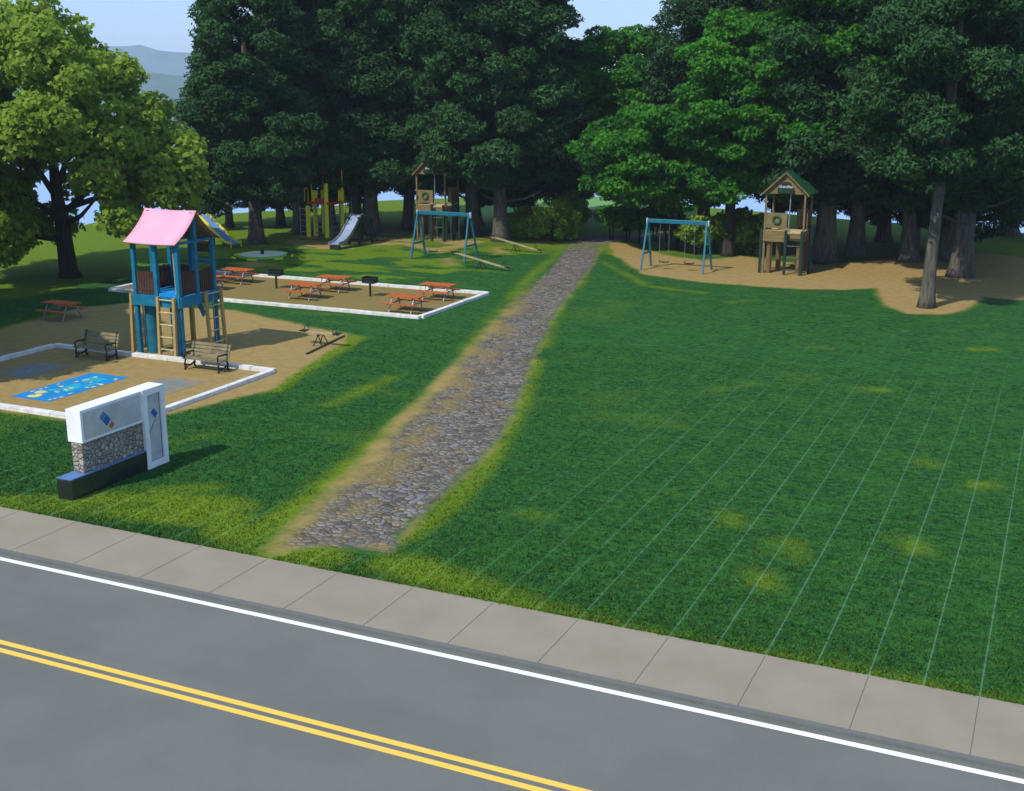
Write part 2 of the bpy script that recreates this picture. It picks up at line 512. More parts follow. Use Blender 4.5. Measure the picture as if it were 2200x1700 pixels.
dirt = np.maximum(dirt, .72 * np.exp(-((pe_all - .15) / .55) ** 2) * sstep(85, 40, Y) * (.55 + .7 * n2) * (pathw < .98))
redge = sd_line(W(*pr), X, Y)
dirt = np.maximum(dirt, .5 * np.exp(-(redge / .35) ** 2) * (.4 + .8 * n2))
far_road = 1 - sstep(-1.2, 1.2, sd_line(W((1236, 448), (1290, 464), (1330, 476), (1420, 480)), X, Y) - 1.6)
pale = np.interp(np.arctan2(X, Y), [-.5, -.42, -.33, -.28], [0, 1, 1, 0]) * sstep(90, 103, np.hypot(X, Y) - 2)
grid = sstep(62, 26, Y) * sstep(-16, -4, X + (Y - 22) * .2) * .75
grid = np.maximum(grid, sstep(27, 23, Y) * .45) * (1 - dirt) * (.6 + .4 * n2)


def ground_mat():
    m = NT('park_ground')
    a_l, a_d, a_p, a_t, a_g, a_pa, a_o = (m.attr(k) for k in ('lush', 'dirt', 'pathw', 'tan', 'gridw', 'pale', 'olive'))
    fine = m.noise(5.5, 6, .8, (.6, 1, 1)); finer = m.noise(30, 3, .8); broad = m.noise(1.1, 4, .65, (.6, 1, 1))
    dk = m.mix(m.ramp(fine, .36, .66), (0.004, 0.027, 0.009), (0.034, 0.132, 0.022))
    dk = m.mix(m.math('MULTIPLY', m.ramp(broad, .40, .68), .5), dk, (0.038, 0.128, 0.018))
    dk = m.mix(m.math('MULTIPLY', m.ramp(m.noise(2.6, 4, .7, (.6, 1, 1)), .52, .72), .5), dk, (0.006, 0.034, 0.012))
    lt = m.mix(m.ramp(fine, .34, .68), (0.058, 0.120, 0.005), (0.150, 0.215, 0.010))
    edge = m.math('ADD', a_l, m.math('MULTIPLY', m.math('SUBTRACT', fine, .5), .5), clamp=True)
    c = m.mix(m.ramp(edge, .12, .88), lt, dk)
    c = m.mix(m.math('MULTIPLY', m.ramp(finer, .5, .8), .35), c, m.mix(.5, c, (0.008, 0.035, 0.01)))
    c = m.mix(a_pa, c, (0.14, 0.27, 0.085))  # distance haze painted into the far grass as a paler green
    # faint chalk marks of a one metre planting plan
    sp = m.n('ShaderNodeSeparateXYZ'); m.l(m.pos, sp.inputs[0])
    gxl = m.math('LESS_THAN', m.math('FRACT', m.math('ADD', sp.outputs[0], 0.54)), .030)
    gyl = m.math('MULTIPLY', m.math('LESS_THAN', m.math('FRACT', m.math('SUBTRACT', sp.outputs[1], 21.9)), .030), .35)
    gl = m.math('MULTIPLY', m.math('MAXIMUM', gxl, gyl), m.math('MULTIPLY', a_g, .34))
    c = m.mix(gl, c, (0.30, 0.44, 0.33))
    # bare earth
    ed = m.math('ADD', a_d, m.math('MULTIPLY', m.math('SUBTRACT', m.noise(4, 5, .7), .5), .5), clamp=True)
    dc = m.mix(m.ramp(m.noise(2.2, 5, .7), .3, .7), (0.265, 0.182, 0.062), (0.325, 0.232, 0.088))
    dc = m.mix(m.math('MULTIPLY', m.ramp(m.noise(28, 4, .7), .45, .8), .45), dc, (0.16, 0.115, 0.045))
    dc = m.mix(m.math('MULTIPLY', a_o, .75), dc, (0.175, 0.135, 0.042))
    c = m.mix(m.ramp(ed, .22, .78), c, dc)
    # cobbles
    w = m.n('ShaderNodeVectorMath', operation='MULTIPLY_ADD')
    nn = m.n('ShaderNodeTexNoise'); nn.inputs['Scale'].default_value = 3; m.l(m.pos, nn.inputs['Vector'])
    m.l(nn.outputs['Color'], w.inputs[0]); w.inputs[1].default_value = (.18, .18, 0); m.l(m.pos, w.inputs[2])
    mp = m.n('ShaderNodeMapping'); mp.inputs['Scale'].default_value = (1, 1.25, 1); m.l(w.outputs[0], mp.inputs['Vector'])
    v = m.n('ShaderNodeTexVoronoi'); v.inputs['Scale'].default_value = 4.4; m.l(mp.outputs[0], v.inputs['Vector'])
    e = m.n('ShaderNodeTexVoronoi', feature='DISTANCE_TO_EDGE'); e.inputs['Scale'].default_value = 4.4; m.l(mp.outputs[0], e.inputs['Vector'])
    sc = m.n('ShaderNodeSeparateColor'); m.l(v.outputs['Color'], sc.inputs[0])
    pc = m.mix(sc.outputs[0], (0.070, 0.063, 0.054), (0.235, 0.222, 0.205))
    pc = m.mix(m.math('MULTIPLY', m.ramp(sc.outputs[1], .55, .9), .6), pc, (0.24, 0.18, 0.085))
    pc = m.mix(m.ramp(e.outputs['Distance'], .01, .10), (0.055, 0.048, 0.034), pc)
    pc = m.mix(m.math('MULTIPLY', m.ramp(m.noise(1.1, 4, .7), .40, .7), .45), pc, (0.125, 0.108, 0.080))
    tc = m.mix(m.ramp(m.noise(6, 5, .7), .3, .7), (0.245, 0.185, 0.062), (0.165, 0.125, 0.042))
    tf = m.math('ADD', a_t, m.math('MULTIPLY', m.math('SUBTRACT', m.noise(5, 5, .7), .5), .6), clamp=True)
    pc = m.mix(m.math('MULTIPLY', m.ramp(tf, .2, .9), .75), pc, tc)
    ep = m.math('ADD', a_p, m.math('MULTIPLY', m.math('SUBTRACT', m.noise(6, 5, .7), .5), .55), clamp=True)
    epf = m.ramp(ep, .25, .75)
    c = m.mix(epf, c, pc)
    hgt = m.math('ADD', m.math('MULTIPLY', fine, .5), m.math('MULTIPLY', finer, .5))
    hst = m.math('MULTIPLY', m.ramp(e.outputs['Distance'], 0, .3), 1.0)
    mxh = m.n('ShaderNodeMix', data_type='FLOAT'); m.l(epf, mxh.inputs[0]); m.l(hgt, mxh.inputs[2]); m.l(hst, mxh.inputs[3])
    m.bump(mxh.outputs[0], .55, .05)
    return m.out(c, .95, .08)


M['ground'] = ground_mat()
nxg, nyg = X.shape
idx = np.arange(nxg * nyg).reshape(nxg, nyg)
quads = np.stack([idx[:-1, :-1], idx[1:, :-1], idx[1:, 1:], idx[:-1, 1:]], -1).reshape(-1, 4)
V = np.stack([X, Y, Z], -1).reshape(-1, 3)
path_all = np.maximum(pathw, far_road * .8)
AT = dict(lush=lush, dirt=dirt, pathw=path_all, tan=tan, gridw=grid, pale=pale, olive=olive)
AT = {k: v.reshape(-1) for k, v in AT.items()}
fp = AT['pathw'][quads].mean(1); fd = AT['dirt'][quads].mean(1)
which = np.where(fp > .5, 1, np.where(fd > .5, 2, 0))
for wi, nm in ((0, 'lawn'), (1, 'footpath'), (2, 'bare_earth')):
    q = quads[which == wi]
    used, inv = np.unique(q, return_inverse=True)
    o = fast_mesh(nm, V[used], inv.reshape(-1, 4), M['ground'], attrs={k: v[used] for k, v in AT.items()}, smooth=True)
    tag(o, kind='structure')

# short grass tufts over the nearer lawn
rng = np.random.RandomState(3)
nT = 110000
ty = LAWN_Y + .02 + (rng.rand(nT) ** 1.7) * 26
tx = -1.12 * ty - 2 + rng.rand(nT) * (1.12 * ty + 2 + 1.5 + (ty - 21) * .12)
ix = np.clip(np.searchsorted(gx, tx), 0, nxg - 1); iy = np.clip(np.searchsorted(gy, ty), 0, nyg - 1)
ok = (path_all[ix, iy] < .25) & (dirt[ix, iy] < .3) & ~((tx > -24.4) & (tx < -23.75) & (ty > 23) & (ty < 27.05))
ok &= ~((np.abs(tx + 33.5) < 5.9) & (ty > 29.2))
fr_ = np.abs((tx + .525 + .5) % 1 - .5)
ok &= ~((fr_ < .06) & (grid[ix, iy] > .2))
tx, ty, tl = tx[ok], ty[ok], 1 - lush[ix, iy][ok]
vs, tn = [], []
for b_ in range(2):
    a = rng.rand(len(tx)) * 6.283; h = .022 + .032 * rng.rand(len(tx)); w_ = .010 + .012 * rng.rand(len(tx))
    bx, by = tx + rng.normal(0, .03, len(tx)), np.maximum(ty + rng.normal(0, .03, len(tx)), LAWN_Y + .005)
    lx, ly = rng.normal(0, .03, len(tx)), rng.normal(0, .03, len(tx))
    z0 = np.zeros(len(tx)) - .005
    P = [np.stack([bx - np.cos(a) * w_, by - np.sin(a) * w_, z0], 1), np.stack([bx + np.cos(a) * w_, by + np.sin(a) * w_, z0], 1),
         np.stack([bx + lx + np.cos(a) * w_ * .3, by + ly + np.sin(a) * w_ * .3, h], 1), np.stack([bx + lx - np.cos(a) * w_ * .3, by + ly - np.sin(a) * w_ * .3, h], 1)]
    vs.append(np.stack(P, 1)); tn.append(np.clip(tl * .8 + rng.normal(.1, .12, len(tx)), 0, 1))
vs = np.concatenate(vs).reshape(-1, 3); tn = np.concatenate(tn)


def tuft_mat():
    m = NT('grass_blades')
    c = m.mix(m.attr('tint'), (0.014, 0.075, 0.014), (0.150, 0.235, 0.016))
    return m.out(c, .8, .1)


o = fast_mesh('grass', vs, np.arange(len(vs)).reshape(-1, 4), tuft_mat(), tint=tn); tag(o, kind='stuff')

# road, kerb, pavement
RZ = -0.08
mb = MB(); mb.flat([(-420, 4), (420, 4), (420, 19.6), (-420, 19.6)], RZ); tag(mb.build('road', M['asphalt']), kind='structure')
mb = MB(); mb.box(-420, 420, 19.6, 19.735, RZ - .3, -.012); tag(mb.build('kerb', M['kerb']), kind='structure')
mb = MB(); x = -80.525
mb.box(-420, -80.53, 19.735, 21.92, -.3, 0)
while x < 60:
    mb.box(x + .008, x + 1.992, 19.735, 21.92, -.3, 0); x += 2
mb.box(x + .011, 420, 19.735, 21.92, -.3, 0)
mb.box(-420, 420, 19.74, 21.915, -.31, -.008, 1)
tag(mb.build('pavement', [M['walk'], M['kerb']]), kind='structure')
for nm, y, w, mt, lb_ in (('edge_line', 19.365, .15, 'line_white', 'white painted edge line along the kerb of the road'),):
    mb = MB(); mb.flat([(-420, y - w / 2), (420, y - w / 2), (420, y + w / 2), (-420, y + w / 2)], RZ + .004)
    tag(mb.build('road_marking', M[mt]), kind='structure')
mb = MB()
for y in (16.085, 15.815):
    mb.flat([(-420, y - .072), (420, y - .072), (420, y + .072), (-420, y + .072)], RZ + .004)
tag(mb.build('centre_line', M['line_yellow']), kind='structure')
mb = MB(); mb.box(-420, 420, -300, 4, RZ - .4, RZ - .01); tag(mb.build('far_roadside_ground', M['walk']), kind='structure')


# far water and hills
def water_mat():
    m = NT('hazy_water')
    m.bump(m.noise(.05, 4, .6), .15, 1.0)
    return m.out(m.mix(m.noise(.004, 4, .6), (0.26, 0.40, 0.62), (0.30, 0.44, 0.66)), .55, .3)


mb = MB(); mb.flat([(-3150, 150), (3150, 150), (3150, 3250), (-3150, 3250)], -42)
tag(mb.build('water', water_mat()), kind='structure')
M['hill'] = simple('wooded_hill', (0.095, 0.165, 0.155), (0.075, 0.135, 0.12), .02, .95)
M['hill_far'] = simple('far_hill', (0.14, 0.22, 0.25), (0.12, 0.19, 0.21), .012, .95)  # both hill colours carry part of the blue distance haze


def hill(name, prof, dist, depth, mat):
    vs, fs = [], []
    n = 60
    az = np.linspace(prof[0][0], prof[-1][0], n)
    hh = np.interp(az, [p[0] for p in prof], [p[1] for p in prof])
    rr = [0, .25, .5, .75, 1, 1.3, 1.7]; sh = [0, .38, .68, .9, 1, .75, 0]
    for i in range(n):
        a = math.atan((az[i] * K - CX) / 2660) - YAW
        hv = hh[i] * (1 + .03 * math.sin(i * 1.7) + .02 * math.sin(i * 3.3))
        for q, s_ in zip(rr, sh):
            d = dist + depth * (q - 1)
            vs.append((d * math.sin(a), d * math.cos(a), -46 + (hv + 46) * s_))
    L = len(rr)
    for i in range(n - 1):
        for j in range(L - 1):
            fs.append((i * L + j, (i + 1) * L + j, (i + 1) * L + j + 1, i * L + j + 1))
    o = MB().add(vs, fs).build(name, mat, smooth=True)
    tag(o, kind='structure')


def zpix(y, d): return H + d * (179.7 - y) * K / 2660
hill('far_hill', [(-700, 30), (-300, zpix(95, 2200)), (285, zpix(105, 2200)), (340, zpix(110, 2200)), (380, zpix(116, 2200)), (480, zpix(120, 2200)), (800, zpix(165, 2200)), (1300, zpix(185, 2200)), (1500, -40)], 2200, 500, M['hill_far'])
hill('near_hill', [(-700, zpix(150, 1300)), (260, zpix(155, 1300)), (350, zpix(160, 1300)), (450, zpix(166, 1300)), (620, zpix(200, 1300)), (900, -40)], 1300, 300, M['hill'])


# ------------------------------------------------------------------ trees
def leaf_cloud(rng, centers, radii, per, length, width, up=.25, outw=.7, flat=.65, shell=.55):
    """kite-shaped leaf faces spread through clusters; returns verts, quads, tint"""
    C, T = [], []
    N = []
    for c, r_ in zip(centers, radii):
        k = max(8, int(per * (r_ / np.mean(radii)) ** 2))
        d = rng.normal(size=(k, 3)); d /= np.linalg.norm(d, axis=1)[:, None]
        rad = (shell + (1 - shell) * rng.rand(k)) ** .7
        rad *= 1 + .22 * np.sin(d[:, 0] * 5 + c[0]) * np.cos(d[:, 2] * 6 + c[1])
        p = d * rad[:, None] * r_; p[:, 2] *= flat
        C.append(c + p); N.append(d * outw + rng.normal(size=(k, 3)) * .55 + np.array([0, 0, up]))
        T.append(np.clip(rng.normal(.5, .22) + rng.normal(0, .18, k), 0, 1))
    C = np.concatenate(C); N = np.concatenate(N); T = np.concatenate(T)
    N /= np.linalg.norm(N, axis=1)[:, None]
    r_ = rng.normal(size=C.shape)
    t = np.cross(N, r_); t /= np.linalg.norm(t, axis=1)[:, None]
    b = np.cross(N, t)
    s = (.7 + .6 * rng.rand(len(C)))[:, None]
    t = t * s * length / 2; b = b * s * width / 2
    bend = N * (s * length * .12)
    Vv = np.stack([C - t - bend, C + b - t * .1, C + t - bend, C - b - t * .1], 1).reshape(-1, 3)
    Q = np.arange(len(Vv)).reshape(-1, 4)
    return Vv, Q, T


def trunk_mb(rng, h, r0, r1, lean=(0, 0), flare=1.5, stubs=3, seg=9):
    mb = MB(); pts, rad = [], []
    for i in range(seg + 1):
        t = i / seg
        z = h * t ** 1.4 - .15
        pts.append((lean[0] * t + .06 * math.sin(5 * t + r0 * 9), lean[1] * t + .05 * math.cos(4 * t), z))
        rad.append((r0 + (r1 - r0) * t) * (1 + (flare - 1) * math.exp(-z * 1.1)))
    mb.tube(pts, rad, 12)
    for k in range(stubs):
        a = rng.rand() * 6.28; z = 2.6 + rng.rand() * 3
        t = (z / h) ** (1 / 1.4)
        c = (lean[0] * t, lean[1] * t)
        L = .9 + rng.rand() * .9
        mb.tube([(c[0], c[1], z), (c[0] + math.cos(a) * L, c[1] + math.sin(a) * L, z + .25), (c[0] + math.cos(a) * L * 1.6, c[1] + math.sin(a) * L * 1.6, z + .75)], [.11, .07, .03], 6)
    return mb


def crown_points(rng, n, zb, zt, prof, jitter=.35, fill=.55):
    cs, rs = [], []
    for i in range(n):
        u = (i + rng.rand()) / n
        z = zb + (zt - zb) * u
        R_ = np.interp(u, [p[0] for p in prof], [p[1] for p in prof])
        a = i * 2.399963 + rng.normal() * jitter
        rr = R_ * (fill + (1 - fill) * rng.rand()) if rng.rand() > .2 else R_ * rng.rand() * .6
        cs.append(np.array([math.cos(a) * rr, math.sin(a) * rr, z + rng.normal() * .3]))
        rs.append((.95 + .6 * rng.rand()) * (.75 + .25 * R_ / 4.5))
    return cs, rs


def pine_variant(seed, zt=21, rb=4.6, zb=4.4):
    rng = np.random.RandomState(seed)
    prof = [(0, rb * .8), (.10, rb), (.4, rb * .97), (.7, rb * .75), (1, .6)]
    cs, rs = crown_points(rng, 165, zb, zt, prof)
    return leaf_cloud(rng, cs, rs, 520, .36, .13, up=.4, outw=.75, flat=.62)


pine_meshes = []
for sd, rb_, zb_ in ((1, 4.7, 4.1), (2, 4.9, 3.9), (3, 5.1, 4.3), (4, 5.6, 2.5), (5, 5.4, 2.7)):
    v, q, t = pine_variant(sd, 23, rb_, zb_)
    o = fast_mesh('crown', v, q, M['pine'], tint=t); pine_meshes.append(o.data)
    bpy.data.objects.remove(o)
trunk_meshes = []
for sd, r0 in ((11, .57), (12, .52), (13, .60)):
    o = trunk_mb(np.random.RandomState(sd), 17, r0, .2, (.3 * (sd - 12), .2), 1.45, 4).build('trunk', M['bark_pine'], smooth=True)
    trunk_meshes.append(o.data); bpy.data.objects.remove(o)


def place_tree(name, loc, label, cat, parts, rz=0, sc=1.0, group=None):
    r_ = empty(name, loc, label, cat, group)
    r_.rotation_euler.z = rz; r_.scale = (sc, sc, sc) if not hasattr(sc, '__len__') else sc
    for nm, me in parts:
        c = bpy.data.objects.new(nm, me); COL.objects.link(c); c.parent = r_
    return r_


PG = 'tall dark pines at the back of the park'
pines = [
    (548, 520, .92, 'tall dark pine with bare straight trunk right of the yellow slide'),
    (642, 498, .95, 'dark pine whose trunk base shows just left of the yellow climbing frame'),
    (762, 490, .95, 'dark pine whose trunk stands right behind the upper end of the silver slide'),
    (790, 498, 1.05, 'thick trunked dark pine just right of the silver slide ladder'),
    (872, 488, .95, 'dark pine whose trunk stands just left of the wooden tower behind the swing'),
    (912, 497, .9, 'dark pine whose trunk shows between the legs of the wooden tower behind the swing'),
    (1010, 502, 1.0, 'dark pine with trunk just right of the wooden tower behind the blue swing'),
    (1067, 514, 1.02, 'dark pine with trunk immediately left of the yellow green bushes'),
    (1757, 556, 1.15, 'thick trunked pine immediately right of the green roofed wooden tower'),
    (1825, 546, 1.0, 'pine with flared trunk, second to the right of the green roofed tower'),
    (1886, 516, .9, 'far pine with a short visible trunk standing in the grass behind the sand'),
    (1938, 557, .95, 'pine at the back edge of the sand, just left of the slim leaning trunk'),
    (2012, 554, 1.0, 'pine with trunk half hidden just right of the slim leaning trunk'),
    (2047, 590, 1.12, 'broad trunked pine standing on the sand near the right edge of the picture'),
]
for i, (px, py, sc, lb_) in enumerate(pines):
    p = g(px, py)
    place_tree('pine_tree', (p[0], p[1], 0), lb_, 'pine tree',
               [('trunk', trunk_meshes[i % 3]), ('crown', pine_meshes[3 if px in (1886,) else (i * 2 + 1) % 3])], rz=i * 1.37, sc=sc * (1.0 + .04 * math.sin(i * 2.1)), group=PG)
back_row = [(492, 9, 'low back row pine left of the leftmost bare pine trunk, above the yellow slide'), (602, 10, 'low back row pine between the leftmost bare trunk and the yellow climbing frame'), (700, 11, 'back row pine rising behind the yellow climbing frame'),
            (790, 7.5, 'back row pine straight behind the thick trunk at the silver slide'), (1012, 7, 'back row pine straight behind the trunk right of the far wooden tower'),
            (1225, 14, 'back row pine rising above the path end beside the bright green tree'), (1120, 9, 'back row pine whose low dark boughs hang over the yellow green bushes'), (1757, 7, 'back row pine straight behind the thick trunk at the green roofed tower'),
            (1938, 7, 'back row pine whose low boughs hang left of the slim leaning trunk'), (2047, 8, 'back row pine behind the broad trunk on the sand'),
            (2150, 4, 'back row pine at the right edge of the picture')]
for i, (px, ex, lb_) in enumerate(back_row):
    p = g(px, 515)
    if px in (548, 790, 1012, 1757, 1825, 1938, 2047): p = g(px, dict(((a[0], a[1]) for a in pines)).get({790: 790, 1012: 1010}.get(px, px), 520))
    u_ = p[:2] / np.linalg.norm(p[:2]); p = p[:2] + u_ * ex
    place_tree('pine_tree', (p[0], p[1], ground_z(p[0], p[1]) - .05), lb_, 'pine tree', [('trunk', trunk_meshes[(i + 1) % 3]), ('crown', pine_meshes[3 + i % 2])], rz=i * 2.1 + .4, sc=.62 if px in (1225, 492, 602) else 1.0 + .05 * math.cos(i * 1.9), group=PG)
# the nearest right-hand pine: slim leaning trunk, higher crown
rng = np.random.RandomState(77)
cs, rs = crown_points(rng, 95, 6.6, 20, [(0, 2.6), (.15, 4.0), (.5, 4.2), (.8, 2.8), (1, .6)])
v, q, t = leaf_cloud(rng, cs, rs, 760, .30, .10, up=.4, outw=.75, flat=.6)
cro = fast_mesh('crown', v, q, M['pine'], tint=t); tro = trunk_mb(rng, 16, .33, .2, (.35, .1), 1.5, 0).build('trunk', M['bark_pine'], smooth=True)
p = g(1975, 656)
r_ = empty('pine_tree', (p[0], p[1], 0), 'nearest pine, its slim pale trunk leaning slightly right in the front of the sand', 'pine tree', PG)
cro.parent = r_; tro.parent = r_


# broadleaf trees
def branchy(rng, base_r, fork, tips, h, lean=(0, 0)):
    mb = MB()
    mb.tube([(0, 0, -.15), (lean[0] * .2, lean[1] * .2, .35), (lean[0] * .5, lean[1] * .5, fork * .6), (lean[0], lean[1], fork), (lean[0] * 1.1, lean[1] * 1.1, h * .8)],
            [base_r * 1.7, base_r * 1.15, base_r * .9, base_r * .75, base_r * .15], 12)
    for tx, ty, tz, z0 in tips:
        k = z0 / fork
        s = Vector((lean[0] * min(k, 1.05), lean[1] * min(k, 1.05), z0)); e = Vector((tx, ty, tz)); m_ = s.lerp(e, .5) + Vector((0, 0, -.25))
        mb.tube([s, s.lerp(m_, .5), m_, m_.lerp(e, .5), e], [base_r * .42, base_r * .36, base_r * .26, base_r * .17, base_r * .06], 7)
    return mb


def ell_points(rng, n, c, rx, ry, rz_, cut=None):
    cs, rs = [], []
    while len(cs) < n:
        d = rng.normal(size=3); d /= np.linalg.norm(d)
        k = .55 + .45 * rng.rand()
        p = np.array(c) + d * k * np.array([rx, ry, rz_])
        if cut and cut(p): continue
        cs.append(p); rs.append(.95 + .75 * rng.rand())
    return cs, rs


# the big maple on the left: crown hangs low on the left, open around the trunk on the right
rng = np.random.RandomState(5)
mx = np.array([math.cos(YAW), math.sin(YAW), 0])        # across the view
base = g(150, 591)
side = lambda p: p[0] * mx[0] + p[1] * mx[1]


def maple_cut(p):
    s = side(p)
    if p[2] < 1.6: return True
    dep = -p[0] * mx[1] + p[1] * mx[0]
    if -.8 < s < 3.6 and p[2] < 4.6 - .12 * s: return True
    if -1.3 < s < 3.2 and p[2] < 7.4 - .25 * s and dep < 2.5: return True
    if s > 3.6 and p[2] < 3.0: return True
    if s > 0 and p[2] > 14.5 - .95 * s: return True
    return False


cs, rs = ell_points(rng, 190, (-.2, -.2, 8.2), 8.6, 7.2, 7.6, maple_cut)
cs += [np.array([mx[0] * s, mx[1] * s, z]) for s, z in ((3.9, 3.3), (4.6, 2.9), (3.0, 4.5), (-3.4, 2.0), (-3.9, 1.3), (-2.8, 3.2), (6.9, 5.2), (7.2, 6.5), (7.0, 4.4))]
rs += [1.1, .8, 1.0, 1.3, 1.0, 1.2, 1.3, 1.2, 1.1]
v, q, t = leaf_cloud(rng, cs, rs, 420, .34, .29, up=.3, outw=.65, flat=.75)
mt = empty('maple_tree', (base[0], base[1], 0), 'big yellow green maple with dark forked trunk on the left lawn', 'tree')
fast_mesh('crown', v, q, M['maple'], mt, tint=t)
tips = [(mx[0] * s + oy * .4, mx[1] * s + oy, z, z0) for s, z, z0, oy in ((4.6, 7.6, 3.6, -.5), (3.2, 4.9, 2.9, -1), (5.6, 6.4, 3.9, .5), (-4, 6.5, 3.4, 0), (-3, 3.2, 2.2, -1), (1.5, 11, 5, .5), (-1.5, 10, 4.5, -1.5), (2.0, 4.0, 2.6, -2.0))]
o = branchy(rng, .48, 5.0, tips, 12, (-.35 * mx[0], -.35 * mx[1])).build('trunk', M['bark_dark'], mt, smooth=True)
for vv in o.data.vertices: vv.co += Vector((base[0], base[1], 0))
m_maple = [('trunk', o.data), ('crown', children(mt)[0].data if children(mt)[0].name.startswith('crown') else children(mt)[1].data)]
for (x, y), rz_, sc, lb_ in (((-46.2, 29.0), 2.2, .98, 'maple standing just outside the left edge, shading the painted play square'),
                            ((-53.0, 34.6), 4.0, .9, 'maple standing outside the left edge, shading the lawn round the lone picnic table')):
    place_tree('maple_tree', (x, y, 0), lb_, 'tree', m_maple, rz_, sc)


def bright_tree(px, py, label, seed, n, c, rx, ry, rz_, base_r, fork, h, per=520, cut=None, tipn=7, extra=(), length=.30, width=.19):
    rng = np.random.RandomState(seed)
    b = g(px, py)
    cs, rs = ell_points(rng, n, c, rx, ry, rz_, cut)
    for s, dy, z, r1 in extra:
        cs.append(np.array([mx[0] * s - mx[1] * dy, mx[1] * s + mx[0] * dy, z])); rs.append(r1)
    v, q, t = leaf_cloud(rng, cs, rs, per, length, width, up=.5, outw=.5, flat=.5)
    r_ = empty('broadleaf_tree', (b[0], b[1], 0), label, 'tree')
    fast_mesh('crown', v, q, M['lime_leaf'], r_, tint=t)
    tips = []
    for k in range(tipn):
        p = cs[int(rng.rand() * len(cs))]
        tips.append((p[0], p[1], p[2], fork * (.75 + .5 * rng.rand())))
    o = branchy(rng, base_r, fork, tips, h).build('trunk', M['bark_dark'], r_, smooth=True)
    for vv in o.data.vertices: vv.co += Vector((b[0], b[1], 0))
    return r_


bright_tree(1437, 531, 'bright green broadleaf tree whose dark trunk stands behind the right hand swing', 31, 84, (-1.6 * mx[0], -1.6 * mx[1], 6.1), 5.3, 4.4, 3.6, .40, 4.0, 9)
bright_tree(1553, 546, 'tall bright green tree with slender dark trunk between the swing and the green roofed tower', 32, 104, (.6, .3, 9.6), 5.8, 4.6, 6.3, .36, 6.5, 14.5,
            cut=lambda p: p[2] < 3.9, extra=() and ((8.3, -3, 13.4, 1.1), (9.3, -3, 13.6, .9), (6.5, -2.5, 13.2, 1.1), (7.6, -2.5, 11.6, 1.0), (5.6, -3, 8.0, 1.3), (6.6, -3, 7.2, 1.2), (4.6, -3, 7.6, 1.2), (4.9, -3, 6.2, 1.1), (6.9, -3, 8.6, .8), (9.6, -3.4, 11.9, .7)))
bright_tree(1706, 562, 'bright green tree rising directly behind the green roofed wooden tower', 34, 58, (.9, .2, 11.2), 5.4, 3.6, 5.2, .22, 7, 14, cut=lambda p: p[2] < 6.9)
bright_tree(1340, 492, 'high bright green tree showing sky through its leaves above the path end', 33, 70, (-1.2, -.4, 10.6), 4.6, 3.6, 4.3, .30, 8, 15)
# a dark pine behind the bright trees
p = g(1500, 500)
place_tree('pine_tree', (p[0], p[1], ground_z(p[0], p[1]) - .1), 'dark pine rising behind the bright green trees above the right hand swing', 'pine tree', [('trunk', trunk_meshes[1]), ('crown', pine_meshes[2])], 2.6, 1.0, PG)
p = g(1660, 505)
place_tree('pine_tree', (p[0], p[1], ground_z(p[0], p[1]) - .1), 'dark pine behind the green roofed tower, its trunk hidden by the tower', 'pine tree', [('trunk', trunk_meshes[0]), ('crown', pine_meshes[0])], 1.1, 1.02, PG)


# bushes
def bush(loc, label, seed, n, rx, rz_, stems, per=190, zc=None, name='bush', mat='bush'):
    rng = np.random.RandomState(seed)
    zc = zc if zc is not None else rz_ * .95
    cs, rs = [], []
    while len(cs) < n:
        d = rng.normal(size=3); d /= np.linalg.norm(d)
        k = .4 + .6 * rng.rand()
        cs.append(np.array([d[0] * k * rx, d[1] * k * rx * .85, max(.25, zc + d[2] * k * rz_)])); rs.append(.45 + .25 * rng.rand())
    v, q, t = leaf_cloud(rng, cs, rs, per, .26, .2, up=.35, outw=.6, flat=.8)
    r_ = empty(name, loc, label, 'bush')
    fast_mesh('foliage', v, q, M[mat], r_, tint=t)
    mb = MB()
    for k in range(stems):
        a = k * 2.1 + seed; rr = .12 if stems > 1 else 0
        mb.tube([(math.cos(a) * rr, math.sin(a) * rr, -.1), (math.cos(a) * rr * 2, math.sin(a) * rr * 2, zc * .7), (math.cos(a) * rx * .4, math.sin(a) * rx * .4, zc * 1.1)], [.07, .055, .02], 6)
    o = mb.build('stem', M['bark_dark'], r_, smooth=True)
    for vv in o.data.vertices: vv.co += Vector(loc)
    return r_


